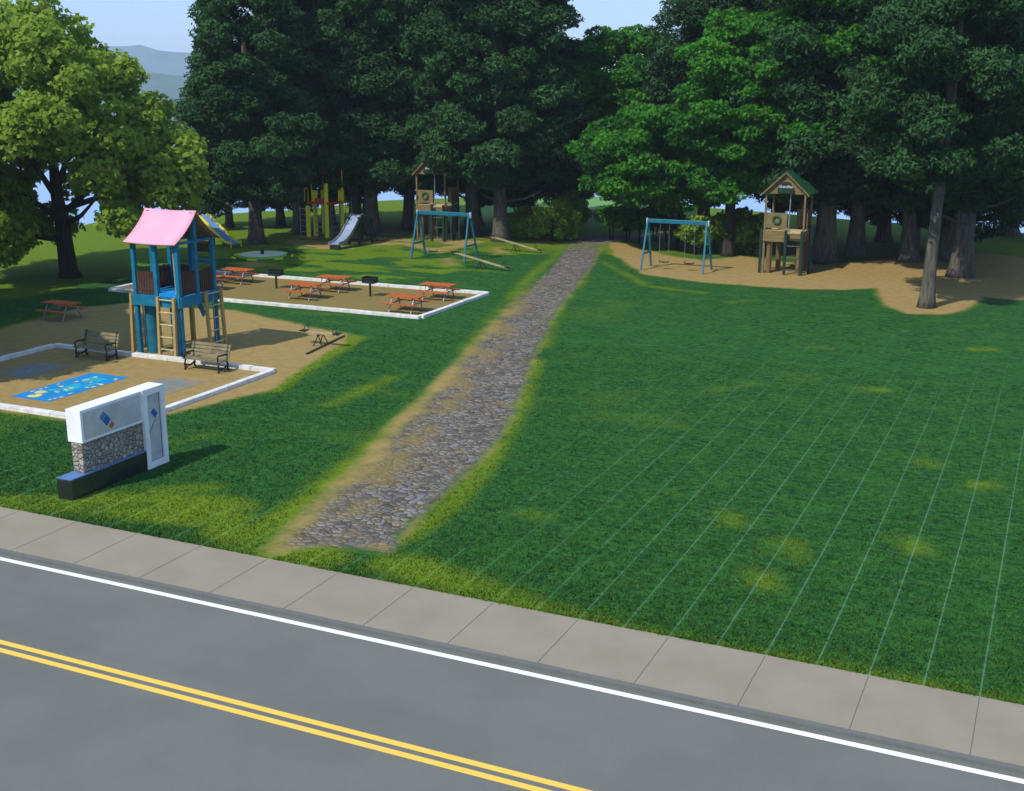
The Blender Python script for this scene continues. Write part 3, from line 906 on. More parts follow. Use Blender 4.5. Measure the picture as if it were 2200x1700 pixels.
for (px, py), lb_, sd, n, rx, rz_ in (((1123, 508), 'round yellow green bush beside the pine trunk, leftmost of the three by the path', 41, 26, 1.55, 1.15),
                                      ((1180, 515), 'tallest yellow green bush in the middle of the three by the path', 42, 34, 1.75, 1.45),
                                      ((1216, 500), 'darker green bush nearest the path end, behind the tallest one', 43, 24, 1.25, 1.5),
                                      ((1592, 540), 'yellow green bush immediately left of the green roofed wooden tower', 44, 34, 1.7, 1.55)):
    p = g(px, py); bush((p[0], p[1], 0), lb_, sd, n, rx, rz_, 4)
SH = 'slim stemmed shrubs in the thicket behind the right hand swing'
for k, (p, lb_) in enumerate([((-29.9, 82.4), 'leftmost slim stemmed shrub of the thicket, nearest the path'), ((-28.9, 82.9), 'slim stemmed shrub left of the blue swing frame, second in the thicket'),
                              ((-27.7, 81.8), 'slim stemmed shrub right behind the left legs of the blue swing'), ((-26.9, 83.0), 'slim stemmed shrub seen under the left half of the swing beam'),
                              ((-25.9, 83.2), 'slim stemmed shrub seen just left of the dark trunk behind the swing'), ((-22.2, 77.6), 'slim stemmed shrub beside the right legs of the blue swing'),
                              ((-21.0, 78.4), 'slim stemmed shrub between the right swing legs and the slender dark trunk')]):
    r_ = bush((p[0], p[1], 0), lb_, 60 + k, 16, 1.05, .75, 2, 130, 1.75, 'shrub', 'lime_leaf' if k < 5 else 'bush'); r_['group'] = SH

# ------------------------------------------------------------------ park sign
rt = empty('park_sign', (-24.07, 25.0, 0), 'white park sign on a stone wall and dark granite plinth near the pavement', 'sign')
mb = MB(); mb.box(-24.34, -23.80, 23.08, 26.06, -.1, .575); pln = mb.build('plinth', M['granite'], rt, .012)
mb = MB(); mb.box(-24.335, -23.805, 23.085, 26.055, .575, .60); mb.build('plinth_sky_reflection', M['sky_reflection_blue'], pln)  # sky reflection on the granite top, painted as a thin blue sheet
mb = MB(); mb.box(-24.26, -23.885, 23.66, 26.06, .60, 1.47); mb.build('stone_wall', M['stone'], rt)
hd = None
mb = MB(); mb.box(-24.36, -23.83, 23.64, 26.06, 1.47, 2.40); hd = mb.build('header', M['white'], rt, .012)
mb = MB(); mb.box(-23.84, -23.824, 23.72, 26.0, 1.55, 2.32); hp = mb.build('header_panel', M['panel'], rt)


def tilt_rect(mb, x, yc, zc, L, w, ang, th=.006):
    u_ = Vector((0, math.cos(ang), math.sin(ang))); v_ = Vector((0, -math.sin(ang), math.cos(ang))); c = Vector((x, yc, zc))
    mb.prism([c - u_ * L / 2 - v_ * w / 2, c + u_ * L / 2 - v_ * w / 2, c + u_ * L / 2 + v_ * w / 2, c - u_ * L / 2 + v_ * w / 2], 0, (th, 0, 0))


mb = MB(); tilt_rect(mb, -23.826, 24.55, 1.96, .40, .23, R(-48)); mb.build('emblem', M['emblem_blue'], hp)
mb = MB(); tilt_rect(mb, -23.826, 24.78, 1.715, .15, .17, R(-48)); mb.build('emblem_tip', M['emblem_orange'], hp)
mb = MB(); mb.tube([(-23.826, 24.15, 1.66), (-23.819, 24.15, 1.66)], .085, 16); mb.build('emblem_dot', M['emblem_yellow'], hp)
mb = MB()
for (y0, z0, y1, z1) in ((23.8, 1.6, 24.75, 2.3), (23.95, 1.58, 24.9, 2.3), (25.0, 2.3, 25.5, 1.95)):
    mb.beam((-23.822, y0, z0), (-23.822, y1, z1), .012, .012, (1, 0, 0))
mb.build('diagonal_line', M['panel'], hp)
mb = MB()
FX0, FX1 = -24.36, -23.79
mb.box(FX0, FX1, 26.06, 26.24, -.05, 2.41); mb.box(FX0, FX1, 26.80, 26.99, -.05, 2.41); mb.box(FX0, FX1, 26.24, 26.80, 2.22, 2.41); mb.box(FX0, FX1, 26.24, 26.80, -.05, .20)
mb.build('frame', M['white'], rt)
mb = MB(); mb.box(-24.30, -23.85, 26.24, 26.80, .20, 2.22); fpn = mb.build('frame_panel', M['panel'], rt)
mb = MB(); tilt_rect(mb, -23.852, 26.56, 1.62, .26, .17, R(-50)); mb.build('emblem', M['emblem_blue'], fpn)
mb = MB()
mb.beam((-23.848, 26.26, 1.02), (-23.848, 26.60, 1.45), .02, .014, (1, 0, 0))
mb.build('diagonal_line', M['groove'], fpn)
mb = MB()
for y in (26.245, 26.795): mb.box(-23.852, -23.838, y - .012, y + .012, .21, 2.21)
for z in (.205, 2.215): mb.box(-23.852, -23.838, 26.257, 26.783, z - .012, z + .012)
mb.build('panel_edge', M['groove'], fpn)

# ------------------------------------------------------------------ white edging
def edging(name, x0, x1, y0, y1, label, w=.26, h=.15):
    rt = empty(name, ((x0 + x1) / 2, (y0 + y1) / 2, 0), label, 'edging')
    for a in ((x0, x1, y0 - w / 2, y0 + w / 2), (x0, x1, y1 - w / 2, y1 + w / 2)):
        mb = MB(); n = max(1, round((a[1] - a[0]) / 1.0)); st = (a[1] - a[0]) / n
        for i in range(n): mb.box(a[0] + i * st + .006, a[0] + (i + 1) * st - .006, a[2], a[3], -.1, h + random.uniform(-.006, .006))
        mb.build('edging_rail', M['white_rail'], rt, .012)
    for xc in (x0, x1):
        mb = MB(); ya, yb = y0 + w / 2, y1 - w / 2; n = max(1, round((yb - ya) / 1.0)); st = (yb - ya) / n
        for i in range(n): mb.box(xc - w / 2, xc + w / 2, ya + i * st + .006, ya + (i + 1) * st - .006, -.1, h + random.uniform(-.006, .006))
        mb.build('edging_rail', M['white_rail'], rt, .012)
    return rt


edging('white_edging', -39.2, -27.75, 29.4, 37.85, 'low white stone edging round the painted play square behind the sign')
edging('white_edging', -47.4, -27.95, 50.05, 57.65, 'low white stone edging round the picnic ground with grills')

# ------------------------------------------------------------------ benches
def make_bench(x, y):
    rt = empty('park_bench', (x, y, 0))
    for k in range(4):
        mb = MB(); yy = y - .25 + k * .135; mb.box(x - .95, x + .95, yy - .055, yy + .055, .43, .47); mb.build('seat_slat', M['bench_wood'], rt)
    for k in range(4):
        z = .56 + k * .135; yy = y + .27 + k * .045
        mb = MB(); mb.beam((x - .95, yy, z), (x + .95, yy, z), .035, .115, (0, .3, 1)); mb.build('back_slat', M['bench_wood'], rt)
    for sx in (-.82, .82):
        mb = MB(); q = x + sx
        mb.tube([(q, y - .30, 0), (q, y - .26, .1), (q, y - .30, .22), (q, y - .24, .42), (q, y + .24, .42), (q, y + .36, .8), (q, y + .44, 1.06)], .042, 6)
        mb.tube([(q, y + .36, 0), (q, y + .28, .1), (q, y + .32, .22), (q, y + .24, .42)], .042, 6)
        mb.tube([(q, y - .28, .22), (q, y - .1, .14), (q, y + .1, .14), (q, y + .3, .22)], .036, 6)
        mb.tube([(q, y - .28, .43), (q, y - .31, .62), (q, y - .25, .68), (q, y + .28, .66)], .036, 6)
        mb.tube([(q, y - .26, .10), (q, y - .16, .05), (q, y - .1, .14)], .022, 6)
        mb.build('bench_end', M['iron'], rt, smooth=True)
    return rt


b0 = make_bench(-30.45, 37.08)
tag(b0, 'slatted wooden bench in the sun between the tower ladder and the edging corner', 'bench', 'benches on the painted play square')
b1 = copy_tree(b0); b1.location = (-35.98, 36.9, 0)
b1['label'] = 'slatted wooden bench in tree shade left of the blue tower'

# ------------------------------------------------------------------ picnic tables, grills
def make_table(x, y):
    rt = empty('picnic_table', (x, y, 0))
    mb = MB()
    for k in range(5):
        yy = y - .32 + k * .16; mb.box(x - .93, x + .93, yy - .075, yy + .075, .745, .79)
    mb.build('tabletop', M['table_red'], rt)
    for sy in (-1, 1):
        mb = MB()
        for k in range(2):
            yy = y + sy * (.68 + k * .15 - .075); mb.box(x - .93, x + .93, yy - .07, yy + .07, .43, .47)
        mb.build('bench_seat', M['table_red'], rt)
    for sx in (-.62, .62):
        q = x + sx
        mb = MB()
        mb.tube([(q, y - .62, 0), (q, y - .25, .74)], .035, 6); mb.tube([(q, y + .62, 0), (q, y + .25, .74)], .035, 6)
        mb.tube([(q, y - .8, .41), (q, y + .8, .41)], .03, 6); mb.tube([(q, y - .34, .73), (q, y + .34, .73)], .03, 6)
        mb.tube([(q, y, .41), (q - sx * .55, y, .72)], .025, 6)
        mb.build('leg_frame', M['galv'], rt)
    return rt


TG = 'orange picnic tables with grey steel legs'
tabs = [((865, 631), 'orange picnic table nearest the front right corner of the white edging'), ((935, 606), 'orange picnic table near the far right corner, behind the second grill'),
        ((650, 605), 'orange picnic table in the middle of the picnic ground, between the two grills'), ((713, 590), 'orange picnic table against the back edging between the two grills'),
        ((507, 574), 'orange picnic table left of the first grill, below the pale round disc'), ((441, 588), 'orange picnic table mostly hidden behind the blue tower'),
        ((130, 645), 'lone orange picnic table on the shaded lawn at far left')]
tb0 = None
for i, (px, lb_) in enumerate(tabs):
    p = g(px[0], px[1], .78)
    if i == 0: t_ = tb0 = make_table(p[0], p[1])
    else:
        t_ = copy_tree(tb0); t_.location = (p[0], p[1], 0)
    tag(t_, lb_, 'picnic table', TG)


def make_grill(x, y):
    rt = empty('park_grill', (x, y, 0))
    mb = MB(); mb.cyl(x, y, -.1, .72, .06, n=10); mb.build('post', M['iron'], rt)
    mb = MB()
    mb.box(x - .36, x + .36, y - .25, y + .25, .72, .76)
    mb.box(x - .36, x - .33, y - .25, y + .25, .76, 1.05); mb.box(x + .33, x + .36, y - .25, y + .25, .76, 1.05)
    mb.box(x - .33, x + .33, y + .22, y + .25, .76, 1.05); mb.box(x - .33, x + .33, y - .25, y - .22, .76, .98)
    mb.build('fire_box', M['iron'], rt)
    mb = MB()
    for k in range(9): mb.tube([(x - .30 + k * .075, y - .32, .995), (x - .30 + k * .075, y + .21, .995)], .008, 5)
    mb.tube([(x - .34, y - .32, .995), (x + .34, y - .32, .995)], .014, 5)
    mb.build('grate', M['iron'], rt)
    for sx in (-1, 1): MB().tube([(x + sx * .36, y - .15, .98), (x + sx * .47, y - .15, .98)], .018, 6).build('handle', M['iron'], rt)
    return rt


gr = make_grill(-39.57, 54.59); tag(gr, 'black pedestal grill left of the middle picnic tables', 'grill', 'black park grills')
g2 = copy_tree(gr); g2.location = (-33.46, 54.54, 0); g2['label'] = 'black pedestal grill right of the middle picnic tables'

# ------------------------------------------------------------------ blue play tower
x0, x1, y0, y1 = -34.92, -32.66, 38.38, 40.62
xm, ym = (x0 + x1) / 2, (y0 + y1) / 2
rt = empty('play_tower', (xm, ym, 0), 'blue play tower with pink canvas roof and yellow ladders', 'play tower')
FZ, EZ, PZ = 2.55, 4.68, 5.93


def post(x, y, a, b, w=.17):
    mb = MB(); mb.box(x - w / 2, x + w / 2, y - w / 2, y + w / 2, a, b); return mb.build('post', M['blue'], rt, .01)


for (x, y) in ((x0, y0), (xm, y0), (x1, y0), (x1, ym), (x1, y1), (xm, y1), (x0, y1), (x0, ym)):
    post(x, y, -.1 if (x, y) in ((x0, y0), (x1, y0), (x1, y1), (x0, y1)) else FZ - .42, EZ)
mb = MB()
w = .06
mb.box(x0 - .1, x1 + .1, y0 - .1 - w, y0 - .1, FZ - .44, FZ); mb.box(x0 - .1, x1 + .1, y1 + .1, y1 + .1 + w, FZ - .44, FZ)
mb.box(x1 + .1, x1 + .1 + w, y0 - .1, y1 + .1, FZ - .44, FZ); mb.box(x0 - .1 - w, x0 - .1, y0 - .1, y1 + .1, FZ - .44, FZ)
mb.build('fascia', M['blue'], rt)
mb = MB(); mb.box(x0 - .08, x1 + .08, y0 - .08, y1 + .08, FZ - .12, FZ - .02); mb.build('deck', M['bright_blue'], rt)
mb = MB(); mb.box(xm + .12, x1 - .12, y0 - .05, y0 + .30, FZ - .02, FZ + .10); mb.box(xm + .2, x1 - .2, y0 + .30, y0 + .55, FZ - .02, FZ + .16); mb.build('entry_step', M['bright_blue'], rt)


def rail(ax, ay, bx, by, z0, z1, gap=True):
    mb = MB(); a = Vector((ax, ay, 0)); b = Vector((bx, by, 0)); L = (b - a).length; n = int(L / .13); d = (b - a) / L
    for k in range(n):
        c = a + d * (L * (k + .5) / n); zz = z1 - random.uniform(0, .05)
        mb.beam(c + Vector((0, 0, z0)), c + Vector((0, 0, zz)), .10 if abs(d.x) > .5 else .03, .03 if abs(d.x) > .5 else .10, (0, 1, 0))
    for z in (z0 + .14, z1 - .16):
        mb.beam(a + Vector((0, 0, z)) + Vector((d.y, -d.x, 0)) * -.03, b + Vector((0, 0, z)) + Vector((d.y, -d.x, 0)) * -.03, .03, .07)
    mb.build('railing', M['brown_slat'], rt)


o_ = .09
rail(x0 + o_, y0, xm - o_, y0, FZ + .02, FZ + 1.0)
rail(x1, y0 + o_, x1, ym - o_, FZ + .02, FZ + 1.0)
rail(x0 + o_, y1, xm - o_, y1, FZ + .02, FZ + 1.0)
rail(x0, y0 + o_, x0, ym - o_, FZ + .02, FZ + 1.0) if False else rail(x0, ym + o_, x0, y1 - o_, FZ + .02, FZ + 1.0)
rail(x1, ym + o_, x1, y1 - o_, FZ + .02, FZ + 1.0)
rail(x1, ym + o_, x1, y1 - o_, EZ - .52, EZ - .10) if False else rail(xm + o_, y1, x1 - o_, y1, EZ - .55, EZ - .10)
mb = MB()
for y in (y0, y1): mb.box(x0 - .085, x1 + .085, y - .06, y + .06, EZ, EZ + .1)
for x in (x0, xm, x1): mb.box(x - .06, x + .06, y0 + .06, y1 - .06, EZ, EZ + .1)
mb.box(xm + .1, x1 - .1, y1 - .05, y1 + .05, FZ + 1.12, FZ + 1.26)
mb.build('top_beam', M['blue'], rt)
for x in (x0, x1): MB().box(x - .08, x + .08, ym - .08, ym + .08, EZ + .1, PZ - .02).build('king_post', M['blue'], rt)


def canopy(z_off, name, mat, parent, side):
    mb = MB(); n = 10; prof = []
    for k in range(n + 1):
        t = k / n
        prof.append((ym - side * (.0 + t * (1.46)), PZ + .06 - (PZ + .06 - EZ - .06) * (t ** .80) - .06 * math.sin(math.pi * t)))
    ny = 8
    vs, fs = [], []
    xs = np.linspace(x0 - .20, x1 + .22, ny + 1)
    for xx in xs:
        for (yy, zz) in prof: vs.append((xx, yy, zz + z_off - .035 * math.sin(math.pi * (xx - xs[0]) / (xs[-1] - xs[0]))))
    for i in range(ny):
        for j in range(n):
            fs.append((i * (n + 1) + j, (i + 1) * (n + 1) + j, (i + 1) * (n + 1) + j + 1, i * (n + 1) + j + 1))
    o = mb.add(vs, fs).build(name, mat, parent, smooth=True)
    so = o.modifiers.new('thick', 'SOLIDIFY'); so.thickness = .012; so.offset = 0
    return o


for sd in (1, -1):
    c = canopy(0, 'canopy', M['pink'], rt, sd)
    canopy(-.03, 'canopy_lining', M['lining'], c, sd)


def ladder(ax, ay, bx, by, out, ztop, nr, name='ladder', rungm='rung'):
    mb = MB(); a = Vector((ax, ay, 0)); b = Vector((bx, by, 0)); ov = Vector(out)
    for p in (a, b): mb.beam(p + ov * .12 + Vector((0, 0, -.05)), p + Vector((0, 0, ztop)), .12, .12, (0, 1, 0))
    o = mb.build(name, M['pine_wood'], rt)
    for k in range(nr):
        z = .38 + k * (ztop - .5) / (nr - 1); q = ov * (.12 * (1 - z / ztop)) + Vector((0, 0, z))
        MB().tube([a + q, b + q], .03, 6).build('rung', M[rungm], o)
    return o


ladder(-33.58, y0 - .24, -32.76, y0 - .24, (0, -1, 0), FZ, 5)
lo = ladder(x1 + .24, ym + .22, x1 + .24, y1 + .10, (1, 0, 0), FZ + .05, 5)
mb = MB(); mb.tube([(x1 + .34, ym + .66, .1), (x1 + .27, ym + .66, FZ - .1)], .022, 6); mb.build('rope', M['rope'], lo)
ladder(x0 - .24, y0 - .05, x0 - .24, ym - .1, (-1, 0, 0), FZ, 5)
mb = MB(); mb.box(-34.26, -34.10, 40.82, 40.98, -.1, FZ - .1); mb.build('prop', M['pine_wood'], rt)
mb = MB(); mb.cyl(-34.60, 38.90, -.05, FZ - .12, .32, n=24); mb.build('climbing_tube', M['blue_barrel'], rt, smooth=False)
mb = MB(); mb.cyl(-33.22, 38.62, -.05, FZ - .12, .15, n=16); mb.build('fire_pole', M['blue_barrel'], rt)
mb = MB(); mb.tube([(-34.88, 38.66, .2), (-34.88, 38.66, FZ - .45)], .03, 6); mb.build('chain', M['rope'], rt)
mb = MB(); mb.tube([(x1 - .20, y0 + .02, EZ), (x1 - .15, y0 + .02, FZ)], .045, 8); mb.build('pole', M['rope'], rt)
mb = MB(); mb.beam((x1 - .02, 39.9, 1.55), (x1 - .02, 39.6, 2.1), .05, .22); mb.build('brace', M['blue'], rt)

# ------------------------------------------------------------------ paint on the play square
def sheet(name, polys, label, cat, layers, group=None):
    o = MB()
    for li, (polyset, mi) in enumerate(layers):
        for P in polyset: o.flat(P, .006 + .004 * li, mi)
    return o


def blob(c, rx, ry, n=11, seed=0, rot=0):
    rg = random.Random(seed); out = []
    for k in range(n):
        a = 2 * math.pi * k / n; r_ = 1 + rg.uniform(-.28, .28)
        u_, v_ = math.cos(a) * rx * r_, math.sin(a) * ry * r_
        out.append((c[0] + u_ * math.cos(rot) - v_ * math.sin(rot), c[1] + u_ * math.sin(rot) + v_ * math.cos(rot)))
    return out


mx0, mx1, my0, my1 = -34.25, -32.36, 30.72, 34.80
rt = empty('painted_map', ((mx0 + mx1) / 2, (my0 + my1) / 2, 0), 'blue painted map with teal and cream islands on the ground behind the sign', 'ground painting')
mb = MB(); mb.flat([(mx0, my0), (mx1, my0), (mx1, my1), (mx0, my1)], .006, 0)
for i, (u_, v_, a, b) in enumerate(((.45, .78, .22, .34), (.62, .80, .16, .2), (.50, .50, .17, .42), (.68, .42, .14, .3), (.42, .34, .2, .16), (.75, .62, .1, .25))):
    mb.flat(blob((mx0 + u_ * (mx1 - mx0), my0 + v_ * (my1 - my0)), a * 1.35, b * 1.35, 12, i), .010 + .0005 * i, 1)
for i in range(26):
    rg = random.Random(100 + i); e = rg.random()
    u_, v_ = (rg.choice([.08, .9]) + rg.uniform(-.05, .05), rg.random() * .95) if i < 14 else (rg.uniform(.25, .85), rg.uniform(.15, .9))
    mb.flat(blob((mx0 + u_ * (mx1 - mx0), my0 + v_ * (my1 - my0)), rg.uniform(.05, .12), rg.uniform(.05, .13), 8, i), .014 + .0002 * i, 2)
mb.flat(blob((mx0 + .3 * (mx1 - mx0), my0 + .22 * (my1 - my0)), .26, .2, 12, 55), .0136, 2)
mb.flat(blob((mx0 + .42 * (mx1 - mx0), my0 + .09 * (my1 - my0)), .22, .24, 16, 5), .0205, 3); mb.build('map', [M['mat_blue'], M['mat_teal'], M['mat_cream'], M['mat_yellow']], rt)


def loop_pad(x, y, label, group):
    rt = empty('painted_pad', (x, y, 0), label, 'ground painting', group)
    mb = MB(); mb.flat([(x - .95, y - 1.15), (x + .95, y - 1.15), (x + .95, y + 1.15), (x - .95, y + 1.15)], .006); mb.build('pad', M['pad_grey'], rt)

    def loop(cx_, cy_, rx, ry, w_, mbx, rot=.5, a0=0, a1=6.2832):
        n = 40
        for k in range(n):
            a, b = a0 + (a1 - a0) * k / n, a0 + (a1 - a0) * (k + 1) / n
            q = []
            for (t, s_) in ((a, 1), (b, 1), (b, 1 - w_), (a, 1 - w_)):
                u_, v_ = math.cos(t) * rx * s_, math.sin(t) * ry * s_
                q.append((cx_ + u_ * math.cos(rot) - v_ * math.sin(rot), cy_ + u_ * math.sin(rot) + v_ * math.cos(rot)))
            mbx.flat(q, .010)
    mb = MB(); loop(x + .05, y + .35, .36, .55, .14, mb)
    mb.build('loop', M['cyan_line'], rt)
    mb = MB(); loop(x - .05, y - .42, .30, .2, .3, mb, 0); loop(x + .12, y - .75, .18, .16, .45, mb, 0)
    mb.build('loop', M['cyan_line'], rt)
    return rt


LG = 'grey pads with cyan loops painted on the play square'
loop_pad(-30.15, 34.35, 'grey ground pad with cyan loops right of the painted map, behind the sign', LG)
loop_pad(-36.75, 34.2, 'grey ground pad with cyan loops left of the painted map in tree shade', LG)

# ------------------------------------------------------------------ swings
def make_swing(x, y):
    rt = empty('swing_set', (x, y, 0)); hw = 1.85; ht = 2.92
    mb = MB(); mb.box(x - hw - .08, x + hw + .08, y - .08, y + .08, ht - .11, ht + .13); mb.build('top_beam', M['swing_blue'], rt, .02)
    for sx in (-1, 1):
        q = x + sx * hw
        for sy in (-1, 1):
            mb = MB(); mb.beam((q + sx * .1, y + sy * 1.0, -.05), (q, y + sy * .09, ht + .1), .10, .10, (1, 0, 0)); mb.build('leg', M['swing_blue'], rt)
        mb = MB(); mb.beam((q + sx * .06, y - .66, .98), (q + sx * .06, y + .66, .98), .08, .1); mb.beam((q, y, ht - .2), (q - sx * .45, y, ht - .2), .08, .1) if False else None
        mb.build('cross_bar', M['swing_blue'], rt)
        mb = MB(); mb.box(q + sx * .08 - .025, q + sx * .08 + .025, y - .1, y + .1, ht - .2, ht + .16); mb.build('end_cap', M['white'], rt)
    for sx in (-.8, .8):
        q = x + sx
        mb = MB(); mb.tube([(q - .30, y, .55), (q - .26, y, .46), (q, y, .42), (q + .26, y, .46), (q + .30, y, .55)], .03, 6)
        mb.box(q - .27, q + .27, y - .11, y + .11, .43, .465); st = mb.build('swing_seat', M['iron'], rt)
        for d in (-.30, .30):
            mb = MB(); mb.tube([(q + d, y, .5), (q + d * .95, y, ht - .14)], .009, 5); mb.build('chain', M['galv'], st)
    return rt


s1 = make_swing(-36.5, 68.78); tag(s1, 'blue swing set in front of the far wooden tower, left of the path', 'swing set', 'blue two seat swing sets')
s2 = copy_tree(s1); s2.location = (-21.35, 70.4, 0); s2['label'] = 'blue swing set on the sand right of the path, in front of the thicket'

# ------------------------------------------------------------------ seesaws
def make_seesaw(x, y, L=1.85, tilt=.215):
    rt = empty('seesaw', (x, y, 0)); pz = .48
    e = lambda s: Vector((x + s * L, y, pz + .06 - s * L * tilt))
    mb = MB(); mb.beam(e(-1), e(1), .24, .07); mb.build('board', M['seesaw_wood'], rt)
    mb = MB()
    for sy in (-.26, .26):
        mb.tube([(x - .22, y + sy, 0), (x, y + sy * .7, pz), (x + .22, y + sy, 0)], .03, 6)
    mb.tube([(x, y - .26, pz), (x, y + .26, pz)], .04, 8); mb.build('pivot_frame', M['iron'], rt)
    for s in (-.80, .80):
        c = e(s); mb = MB()
        mb.tube([c + Vector((0, -.13, 0)), c + Vector((0, -.13, .28)), c + Vector((0, .13, .28)), c + Vector((0, .13, 0))], .018, 6); mb.build('handle', M['iron'], rt)
    for s in (-.96, .96):
        c = e(s); mb = MB(); mb.box(c.x - .15, c.x + .15, y - .16, y + .16, c.z + .04, c.z + .075); mb.build('seat', M['iron'], rt)
    return rt


w1 = make_seesaw(-32.35, 65.75); tag(w1, 'seesaw with pale board in front of the left blue swing legs', 'seesaw', 'pale board seesaws beside the path')
w2 = copy_tree(w1); w2.location = (-33.75, 73.9, 0); w2['label'] = 'seesaw with pale board at the foot of the pine beside the bushes'
w3 = make_seesaw(-28.9, 42.9, .9, .0); w3['label'] = 'small low seesaw with dark pivot frame on the earth right of the blue tower'; w3['category'] = 'seesaw'
mb = MB(); mb.beam((-28.42, 41.1, .03), (-29.0, 44.9, .03), .10, .07); o = mb.build('shadow_strip', M['shadow_dark'])  # dark strip modelled in place of a seesaw board's cast shadow
tag(o, 'long dark strip standing in for a cast shadow on the ground beside the small low seesaw', 'shadow strip')

# ------------------------------------------------------------------ round disc
x, y = -47.9, 64.7
rt = empty('play_disc', (x, y, 0), 'flat pale round disc with lime rim and dark hub on the grass', 'play disc')
mb = MB(); mb.cyl(x, y, .08, .17, 1.5, n=40); mb.build('platform', M['disc'], rt)
mb = MB()
n = 40
for k in range(n):
    a, b = 2 * math.pi * k / n, 2 * math.pi * (k + 1) / n
    c0, s0, c1, s1_ = math.cos(a), math.sin(a), math.cos(b), math.sin(b)
    mb.add([(x + c0 * 1.5, y + s0 * 1.5, .06), (x + c1 * 1.5, y + s1_ * 1.5, .06), (x + c1 * 1.6, y + s1_ * 1.6, .03), (x + c0 * 1.6, y + s0 * 1.6, .03),
            (x + c0 * 1.5, y + s0 * 1.5, .185), (x + c1 * 1.5, y + s1_ * 1.5, .185), (x + c1 * 1.6, y + s1_ * 1.6, .185), (x + c0 * 1.6, y + s0 * 1.6, .185)],
           [(0, 1, 2, 3), (7, 6, 5, 4), (0, 4, 5, 1), (2, 6, 7, 3)])
mb.build('rim', M['lime'], rt)
mb = MB(); mb.cyl(x, y, 0, .52, .14, .10, n=12); mb.build('hub', M['iron'], rt)
for k in range(7):
    a = .5 + k * .9; mb = MB(); c = Vector((x + math.cos(a) * 1.95, y + math.sin(a) * 1.95, .05)); t = Vector((-math.sin(a), math.cos(a), 0)) * .3
    mb.beam(c - t, c + t, .16, .08); mb.build('step_pad', M['yellow'], rt)

# ------------------------------------------------------------------ yellow slide (left, behind the tower)
x = -52.4
rt = empty('yellow_slide', (x, 65.8, 0), 'slide with yellow sides and blue bed running down behind the pink roof', 'slide')
prof = [(64.0, 2.38), (64.5, 2.25), (65.3, 1.72), (66.1, 1.18), (66.8, .70), (67.3, .42), (67.8, .34), (68.1, .33)]
mb = MB(); vs = []; fs = []
for (yy, zz) in prof: vs += [(x - .4, yy, zz), (x + .4, yy, zz), (x + .4, yy, zz - .04), (x - .4, yy, zz - .04)]
for i in range(len(prof) - 1):
    for k in range(4): fs.append((i * 4 + k, i * 4 + (k + 1) % 4, i * 4 + 4 + (k + 1) % 4, i * 4 + 4 + k))
fs += [(0, 1, 2, 3), tuple(4 * (len(prof) - 1) + k for k in (3, 2, 1, 0))]
mb.add(vs, fs).build('slide_bed', M['slide_blue'], rt)
for sx in (-.44, .44):
    mb = MB()
    for (a, b) in zip(prof[:-1], prof[1:]): mb.beam((x + sx, a[0], a[1] + .06), (x + sx, b[0], b[1] + .06), .075, .17)
    mb.build('side_rail', M['yellow'], rt)
mb = MB()
for sx in (-.40, .40):
    MB().tube([(x + sx * 1.12, 68.05, 0), (x + sx * 1.12, 68.05, .55)], .045, 6).build('end_post', M['yellow'], rt); mb.tube([(x + sx, 66.0, 0), (x + sx, 66.0, 1.2)], .04, 6)
mb.build('leg', M['iron'], rt)
mb = MB()
for sx in (-.36, .36): mb.tube([(x + sx, 62.9, 0), (x + sx, 63.9, 2.4), (x + sx, 64.0, 3.0)], .035, 6)
for k in range(6): zz = .3 + k * .38; mb.tube([(x - .36, 62.9 + zz / 2.4, zz), (x + .36, 62.9 + zz / 2.4, zz)], .025, 6)
mb.build('ladder', M['iron'], rt)

rt.location = (-54.25, 68.15, 0); rt.rotation_euler.z = R(-102.7); rt.scale = (1, .88, .84)      # runs down to the right

# ------------------------------------------------------------------ silver slide
x = -45.42
rt = empty('silver_slide', (x, 71.5, 0), 'silver metal slide on a dark green frame beside the thick pine trunk', 'slide')
prof = [(72.75, 2.08), (72.4, 2.02), (71.9, 1.62), (71.4, 1.16), (70.9, .80), (70.4, .55), (70.0, .44), (69.45, .40)]
vs, fs = [], []
for (yy, zz) in prof: vs += [(x - .38, yy, zz), (x + .38, yy, zz), (x + .38, yy, zz - .04), (x - .38, yy, zz - .04)]
for i in range(len(prof) - 1):
    for k in range(4): fs.append((i * 4 + k, i * 4 + (k + 1) % 4, i * 4 + 4 + (k + 1) % 4, i * 4 + 4 + k))
fs += [(0, 1, 2, 3), tuple(4 * (len(prof) - 1) + k for k in (3, 2, 1, 0))]
MB().add(vs, fs).build('slide_bed', M['steel'], rt)
for sx in (-.41, .41):
    mb = MB()
    for (a, b) in zip(prof[:-1], prof[1:]): mb.beam((x + sx, a[0], a[1] + .03), (x + sx, b[0], b[1] + .03), .05, .2)
    mb.build('side_rail', M['galv'], rt)
mb = MB(); mb.box(x - .36, x + .36, 69.5, 69.75, -.05, .36); mb.build('foot', M['iron'], rt)
for sx in (-.42, .42):
    for yy in (72.1, 73.8):
        mb = MB(); mb.box(x + sx - .07, x + sx + .07, yy - .07, yy + .07, -.1, 2.0 if yy < 73 else 1.75); mb.build('leg', M['dark_green'], rt)
mb = MB()
for sx in (-.42, .42): mb.beam((x + sx, 72.1, .28), (x + sx, 73.8, .28), .09, .12); mb.beam((x + sx, 72.4, 2.1), (x + sx, 73.8, 1.3), .08, .16)
mb.beam((x - .42, 72.1, .34), (x + .42, 72.1, .34), .09, .1); mb.build('brace', M['dark_green'], rt)
mb = MB(); mb.box(x - .40, x + .40, 72.5, 73.5, 1.94, 2.0); mb.build('landing', M['dark_green'], rt)
mb = MB()
